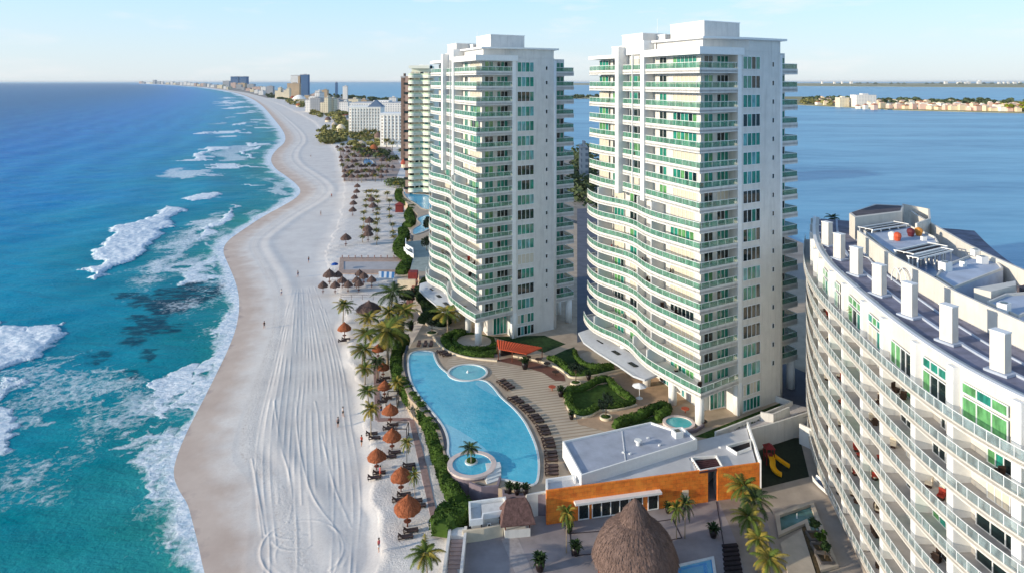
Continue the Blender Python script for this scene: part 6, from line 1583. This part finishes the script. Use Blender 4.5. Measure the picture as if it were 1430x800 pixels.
for i, a in enumerate([
    (406, 418, 106, 131, 'white', 'tall white hotel slab on the beach beside the blue grey tower', 22, 1), (419, 430, 105, 135, 'blue', 'tall blue grey glass tower on the far hotel strip', 24, 1), (416, 420, 107, 135, 'tan', 'thin tan fin tower attached before the blue grey tower', 14, 1),
    (401, 418, 117, 137, 'tan', 'tan hotel under the tall white slab', 20, 1), (384, 392, 123, 138, 'cream', 'cream stepped hotel on the beach, leftmost of the pair by the trees', 20, 2), (392, 404, 124, 138, 'cream', 'wide cream hotel on the beach behind the dark shrubs', 20, 3),
    (372, 381, 121, 132, 'grey', 'pale grey beach hotel left of the cream pair', 22, 1), (364, 371, 122, 130, 'white', 'small white hotel farther along the beach', 20, 1), (356, 363, 122, 128.5, 'pink', 'small pink hotel far along the beach', 20, 1),
    (322, 333, 107.5, 123, 'blue', 'left half of the blue glass twin hotel on the horizon', 60, 1), (334, 344, 107.5, 123, 'blue', 'right half of the blue glass twin hotel on the horizon', 60, 1), (311, 320, 113.5, 121.5, 'grey', 'grey hotel left of the blue glass twin', 50, 1),
    (322, 329, 116, 123.2, 'pink', 'pink hotel in front of the blue glass twin', 40, 1), (332, 342, 116.5, 124.5, 'tan', 'tan hotel in front of the blue glass twin', 40, 1), (345, 354, 118, 126, 'grey', 'grey low hotel right of the blue glass twin', 40, 1),
    (426, 446, 130, 157, 'white', 'white pyramid stepped hotel above the palm thatch beach club', 34, 3), (433, 447, 138, 157.5, 'grey', 'grey windowed hotel base beside the white stepped hotel', 26, 1), (447, 458, 137, 161, 'cream', 'yellow cream stepped hotel right of the white stepped hotel', 30, 2),
    (458, 466, 139, 160, 'cream', 'yellow cream hotel wing with banded floors', 28, 1), (466, 474, 141, 155, 'grey', 'violet grey hotel block behind the cream wing', 30, 1), (474, 486, 143, 158, 'white', 'white low hotel between the grey block and the wide white hotel', 30, 1),
    (478.5, 485, 121, 139, 'white', 'slender white tower by the lagoon trees', 12, 1), (468, 471, 116, 136, 'blue', 'very thin pale blue tower on the lagoon shore', 8, 1), (449, 457, 126, 137, 'tan', 'tan house block on the lagoon side of the strip', 22, 1),
    (440, 449, 127, 137, 'white', 'white house block with a pinkish roof on the lagoon side', 22, 1), (486, 500, 139, 152, 'cream', 'long cream roofed hall left of the gabled pavilion', 30, 1), (500, 512, 140, 151, 'tan', 'tan roofed hall just left of the gabled pavilion', 30, 1),
    (543, 553, 137, 153, 'white', 'white roof tower block right of the gabled pavilion', 20, 1)]):
    hotel(*a[:6], depth=a[6]*1.0, steps=a[7])
# low white shell roof and beach club roofs
def low_roof(x, y, wpx, hgt, m, label, name='beach_pavilion', sq=.6):
    c = P(x, y, 1); r = wpx*c.y/F/2; t = thing(name, label, 'pavilion', tuple(c))
    MB().lathe((c.x, c.y, 0), [(r, hgt*.4), (r*.75, hgt*.72), (r*.35, hgt*.95), (r*.05, hgt)], 14, 1, sq).build('roof', m, t)
    MB().lathe((c.x, c.y, 0), [(r*.75, 0), (r*.75, hgt*.42)], 10, 1, sq).build('wall', CREAM, t)
low_roof(418, 142, 20, 20, WHITE2, 'white shell roofed beach hall below the blue grey tower'); low_roof(409, 139, 9, 12, RFM['red'], 'red roofed beach pavilion beside the white shell roof')
low_roof(417, 149, 9, 8, THO2, 'orange thatch pavilion among the far beach shrubs'); low_roof(476, 183, 14, 9, CREAM, 'cream round pavilion among the shrubs left of the white hotel'); low_roof(467, 178, 9, 8, SST, 'small sand coloured pavilion left of the cream round one')
low_roof(505, 206, 16, 7, SST, 'sand coloured wide pavilion below the wide white hotel'); low_roof(522, 212, 14, 7, THO2, 'orange thatch pavilion below the white ribbed wing'); low_roof(497, 180, 9, 6, THB2, 'brown thatch pavilion at the foot of the white hotel'); low_roof(458, 170, 10, 8, THG2, 'grey thatch pavilion beyond the cream round one')
low_roof(528, 196, 12, 9, THB2, 'dark brown roofed pavilion touching the white ribbed wing'); low_roof(565, 232, 12, 6, RFM['red'], 'red brown flat pavilion at the base of the cream high rise', sq=1)
# beach club: dark palapas and lounger rows
rr = random.Random(77); k = 0
for r_, (y0, x0, x1, n_) in enumerate(((208, 470, 520, 8), (214, 474, 528, 9), (221, 477, 536, 10), (228, 478, 545, 11), (236, 479, 548, 12), (243, 480, 540, 11), (250, 480, 532, 9))):
    for i in range(n_):
        x = x0+(x1-x0)*(i+rr.uniform(-.25, .25))/(n_-1); y = y0+rr.uniform(-1.5, 1.5)
        if 498 < x < 525 and 222 < y < 234: continue
        if (i+r_) % 3 == 1: palm(x, y-5, x, y+4, 10, 'far', 'small beach club palm, spot %s of the %s row counted from afar' % (nth(i+1), nth(r_+1)), 0)
        else: UG.put(tuple(P(x, y+3, 0)), 0, 'dark thatched shade, %s in the %s row of the beach club' % (nth(i+1), nth(r_+1)), None, (lambda q_: (q_, q_, 1.25))(rr.uniform(1.0, 1.5)))
p = smooth_px([(504, 224), (514, 221), (524, 226), (522, 233), (508, 232)], .1, 2); t = thing('club_pool', 'bright blue pool in the middle of the crowded beach club', 'swimming pool', (p[0][0], p[0][1], .1)); MB().prism(p, .0, .12, bottom=False).build('water', m_pool('club pool blue', (36, 112, 186), (60, 140, 206)), t); MB().ribbon(p, 0, .3, -.8, True).build('coping', SST, t)
sheet('club_deck', [(474, 205), (545, 205), (560, 232), (552, 252), (480, 253)], .04, mat('warm club deck', (176, 158, 148), .85, .2, .1), kind='structure')
# ---- shrubs, trees and woods
def cloud_wood(name, px, hgt, label, m, n, size, seed, z=0.0, kind='stuff'):
    rr = random.Random(seed); poly = [tuple(P(x, y, z)[:2]) for x, y in px]
    xs = [p[0] for p in poly]; ys = [p[1] for p in poly]; mb = MB(); cl = []
    PX_, PY_ = np.array([rr.uniform(min(xs), max(xs)) for _ in range(6000)]), np.array([rr.uniform(min(ys), max(ys)) for _ in range(6000)])
    ok = inside(PX_, PY_, poly); P_ = list(zip(PX_[ok], PY_[ok]))[:max(12, n//40)]
    cl = [(Vector((x, y, z+hgt*rr.uniform(.3, .7))), hgt*rr.uniform(.35, .6)) for x, y in P_]
    def fn():
        c0, r0 = rr.choice(cl); d_ = Vector((rr.gauss(0, 1), rr.gauss(0, 1), rr.gauss(0, .7))).normalized(); return c0+Vector((d_.x*r0*1.5, d_.y*r0*1.5, d_.z*r0))*rr.uniform(.75, 1.0), d_
    leafcloud(mb, fn, n, size, rr)
    o = mb.build(name, m); o['kind'] = kind
    return o
SHR = mat('coastal shrub leaves', (118, 116, 72), .9, .3, .1, 0, .1, isl=.4); SHD = mat('dark mangrove leaves', (74, 86, 60), .9, .3, .05, 0, .1, isl=.35)
cloud_wood('shrub_belt', [(447, 158), (462, 166), (490, 190), (486, 160)], 7, '', SHR, 2200, 2.2, 1)
cloud_wood('shrub_belt', [(430, 160), (447, 166), (450, 160), (436, 156)], 6, '', SHR, 900, 1.8, 2)
cloud_wood('shrub_belt', [(398, 143), (412, 150), (426, 154), (424, 145), (405, 140)], 7, '', SHR, 1300, 2.4, 3)
cloud_wood('shrub_belt', [(376, 138), (400, 141), (396, 136), (372, 134)], 8, '', SHD, 900, 3.2, 4)
cloud_wood('shrub_belt', [(444, 186), (484, 190), (484, 203), (446, 201)], 5, '', SHR, 2200, 1.7, 5)
cloud_wood('shrub_belt', [(450, 178), (490, 178), (500, 192), (486, 196), (450, 192)], 5, '', SHR, 1500, 1.6, 6)
cloud_wood('shrub_belt', [(492, 186), (528, 186), (528, 206), (500, 214), (486, 208)], 4, '', SHR, 2200, 1.5, 7)
cloud_wood('shrub_belt', [(496, 212), (540, 212), (555, 224), (510, 222)], 4, '', SHD, 900, 1.2, 8)
cloud_wood('shrub_belt', [(540, 258), (570, 254), (606, 256), (606, 262), (574, 262), (552, 264)], 4, '', SHD, 1500, .8, 9)
cloud_wood('shrub_belt', [(350, 128), (372, 134), (382, 132), (356, 126.5)], 9, '', SHD, 700, 5, 10)
cloud_wood('lagoon_wood', [(452, 136), (500, 140), (560, 146), (562, 142), (500, 137), (452, 133.5)], 9, '', SHD, 3000, 4, 11)
cloud_wood('lagoon_wood', [(806, 212), (830, 220), (834, 300), (800, 290)], 9, '', SHD, 2500, 1.3, 12)
for i, (x, y) in enumerate(((504, 186), (510, 183), (517, 184), (523, 183), (530, 186), (553, 256), (581, 246), (586, 252), (560, 210), (548, 200), (540, 196), (572, 262))):
    palm(x, y, x, y+10, 11, 'far', 'palm %s from the left by the hotels and the cream high rise' % nth(i+1), 0)
leaf_tree(tuple(P(601, 332, ZD)), 7, 3.0, 'dark bushy tree in front of the nearer far pool', 91); leaf_tree(tuple(P(596, 350, ZD)), 4, 2.0, 'low round tree by the pale green garden', 92); leaf_tree(tuple(P(540, 498, 0)), 3.2, 1.3, 'olive bush under the widest golden palm', 93, m=SHR)
leaf_tree(tuple(P(553, 478, .6)), 4.5, 2.0, 'dark bush at the foot of the palm grove', 94); leaf_tree(tuple(P(536, 470, .3)), 4, 1.6, 'olive bush in the palm grove shade', 95, m=SHR); leaf_tree(tuple(P(571, 432, 1.5)), 5, 2.2, 'dark tree between the palm grove and the brick path', 96)
leaf_tree(tuple(P(560, 445, 1.5)), 4, 2.0, 'dark green bush right of the golden palm', 97)
# service yard between the towers and behind them
sheet('service_road', [(806, 292), (834, 290), (900, 420), (1125, 520), (1135, 580), (1110, 585), (1000, 470), (830, 470), (806, 478)], ZD+.03, mat('shaded asphalt', (92, 96, 108), .9, .15, .3), kind='structure')  # shade of the towers put into the asphalt colour
# ---- the islands in the lagoon
def isle(nm, px, z=.6): 
    poly = [tuple(P(x, y, ZW)[:2]) for x, y in px]; MB().prism(poly, -3, z-1.0, bottom=False).build(nm, mat('sandy island ground', (156, 148, 108), .9, .25, .02), kind='structure')
isle('island', [(560, 136), (806, 138), (1000, 141), (1120, 147), (1180, 150), (1250, 154), (1330, 156), (1430, 158.5), (1600, 162), (1620, 148), (1430, 141.5), (1250, 139), (1120, 135.5), (806, 134.5), (560, 134)])
isle('far_shore', [(560, 118.6), (800, 119), (1120, 120.5), (1250, 121.5), (1430, 122.5), (2400, 125), (2400, 117.0), (1430, 116.8), (1120, 116.6), (560, 116.6)], 1.5)
cloud_wood('far_shore_wood', [(560, 117.6), (1120, 118), (1430, 118.5), (2300, 119), (2300, 117.3), (560, 117.1)], 16, '', mat('hazy far trees', (96, 112, 92), .9, .2, .005, 0, .1), 4200, 38, 21)  # distance haze put into the leaf colour as well
cloud_wood('island_wood', [(1120, 143), (1200, 146), (1260, 148), (1430, 150), (1600, 154), (1600, 149), (1430, 143), (1260, 141), (1120, 138)], 11, '', SHD, 5200, 5.5, 22)
cloud_wood('island_wood', [(1120, 146), (1160, 148), (1165, 143), (1120, 141)], 9, '', SHR, 1200, 4, 23)
cloud_wood('island_wood', [(1395, 155), (1480, 158), (1480, 150), (1400, 149)], 10, '', mat('bright mangrove leaves', (130, 134, 40), .9, .3, .05, 0, .1, isl=.3), 1500, 4, 24)
cloud_wood('island_wood', [(800, 138.5), (835, 139), (835, 135.5), (800, 135)], 10, '', SHD, 700, 5, 25)
rr = random.Random(6); hs = []
for k in range(78):
    x = 1142+k*3.72+rr.uniform(-1.2, 1.2); row = k % 3
    y = np.interp(x, [1120, 1180, 1250, 1330, 1430], [147, 150.0, 153.6, 155.6, 158])-1.5-row*rr.uniform(2.2, 3.6)
    hs.append((x, y))
hc = [mat('white villa render', (236, 230, 218), .8, .05, .05), mat('cream villa render', (226, 208, 176), .8, .05, .05), mat('pink villa render', (218, 186, 170), .8, .05, .05)]
order = sorted(range(len(hs)), key=lambda i: hs[i][0])
for rank, i in enumerate(order):
    x, y = hs[i]
    if 1195 < x < 1226 and y < 152: y += 3
    c = P(x, y, -.4); w_, d_, h_ = rr.uniform(7, 15), rr.uniform(8, 14), rr.uniform(6, 12); k = rr.randrange(3); ro = rr.random()
    t = thing('villa', '%s villa, %s from the left along the lagoon island' % (('white', 'cream', 'pinkish')[k], nth(rank+1)), 'villa', tuple(c), group='villas on the lagoon island')
    MB().box((c.x, c.y, h_/2-.6), (w_, d_, h_), rr.uniform(-.3, .3)).build('wall', hc[k], t)
    b = MB()
    if ro < .4:
        e_ = [(c.x-w_/2-.5, c.y-d_/2-.5), (c.x+w_/2+.5, c.y-d_/2-.5), (c.x+w_/2+.5, c.y+d_/2+.5), (c.x-w_/2-.5, c.y+d_/2+.5)]
        b.add([(x_, y_, h_-.6) for x_, y_ in e_]+[(c.x-w_*.2, c.y, h_+2), (c.x+w_*.2, c.y, h_+2)], [(0, 1, 5, 4), (1, 2, 5), (2, 3, 4, 5), (3, 0, 4), (3, 2, 1, 0)])
    else: b.box((c.x, c.y+d_*.1, h_-.3+.9), (w_*.6, d_*.6, 1.9))
    b.build('roof', hc[(k+1) % 3] if ro > .25 else mat('terracotta tile', (178, 116, 84), .8, .1, .1), t)
hotel(1196, 1224, 133.2, 150, 'white', 'largest white block on the lagoon island', 30, roof='white', zb=-.4, name='island_hotel'); hotel(1173, 1186, 137, 149.5, 'cream', 'cream domed block left of the largest white block on the island', 24, roof='white', zb=-.4, name='island_hotel')
rr = random.Random(15)
for k in range(16):
    x = (1148, 1165, 1176, 1188, 1320, 1338, 1341, 1348, 1352, 1366, 1368, 1395, 1402, 1408, 1416, 1424)[k]; hh = rr.uniform(1.2, 2.2)+(1.6 if k in (10, ) else 0)
    hotel(x, x+rr.uniform(1.5, 4), 116.6-hh, 117.6, 'white', 'pale building %s from the left on the far lagoon shore' % nth(k+1), 60, name='far_building', cat='building')
# hotels fading along the point
rr = random.Random(19); xs_ = sorted([194, 199, 204, 209, 213.5, 219, 225, 231, 238, 242, 246, 251, 256, 261, 266, 271, 275, 280, 284, 289, 294, 299, 303, 307, 312, 316])
for k, x in enumerate(xs_):
    yb = np.interp(x, [190, 225, 255, 285, 310, 332], [117.2, 118.0, 119.4, 121.4, 124.6, 128.5]); w_ = rr.uniform(2, 5)
    hh = 5.2 if x == 213.5 else rr.uniform(1.5, 3.2)*(1+(x-190)/160)
    hotel(x, x+w_, yb-.4-hh, yb, rr.choice(['white', 'white', 'grey', 'cream', 'pink']), 'hazy hotel %s from the left along the distant point' % nth(k+1), 80, roof='white', name='distant_hotel')
for k, (x, y) in enumerate([(337, 126), (343, 127.5), (349, 129), (355, 131), (361, 133), (388, 129), (396, 130), (425, 138), (431, 140), (437, 143), (360, 127), (368, 129), (330, 124.6), (352, 127), (375, 130), (405, 134), (412, 136), (435, 136), (462, 150), (470, 160), (478, 166), (484, 172)]):
    hotel(x, x+rr.uniform(4, 8), y-rr.uniform(3.5, 6), y, rr.choice(['white', 'cream', 'tan', 'pink', 'grey']), 'low strip building among the far hotels, %s counting outward along the strip' % nth(k+1), 30, roof=rr.choice(['white', 'grey', 'red']), name='strip_building', cat='building')
# lagoon edge of the hotel side seen between the two condo towers: roofs, jetty
hotel(812, 822, 207, 262, 'grey', 'grey service building seen in the gap between the two condo towers', 14, zb=0, name='service_building', cat='building')
# haze over the bay
hzm = bpy.data.materials.new('sea haze'); hzm.use_nodes = True; hn = hzm.node_tree; hn.nodes.clear()
pv = hn.nodes.new('ShaderNodeVolumePrincipled'); pv.inputs['Color'].default_value = (.86, .92, 1, 1); pv.inputs['Density'].default_value = 0.000018; pv.inputs['Anisotropy'].default_value = .2
ho = hn.nodes.new('ShaderNodeOutputMaterial'); hn.links.new(pv.outputs[0], ho.inputs[1])
MB().box((0, 26000, 38), (110000, 66000, 86)).build('haze', hzm, kind='stuff')
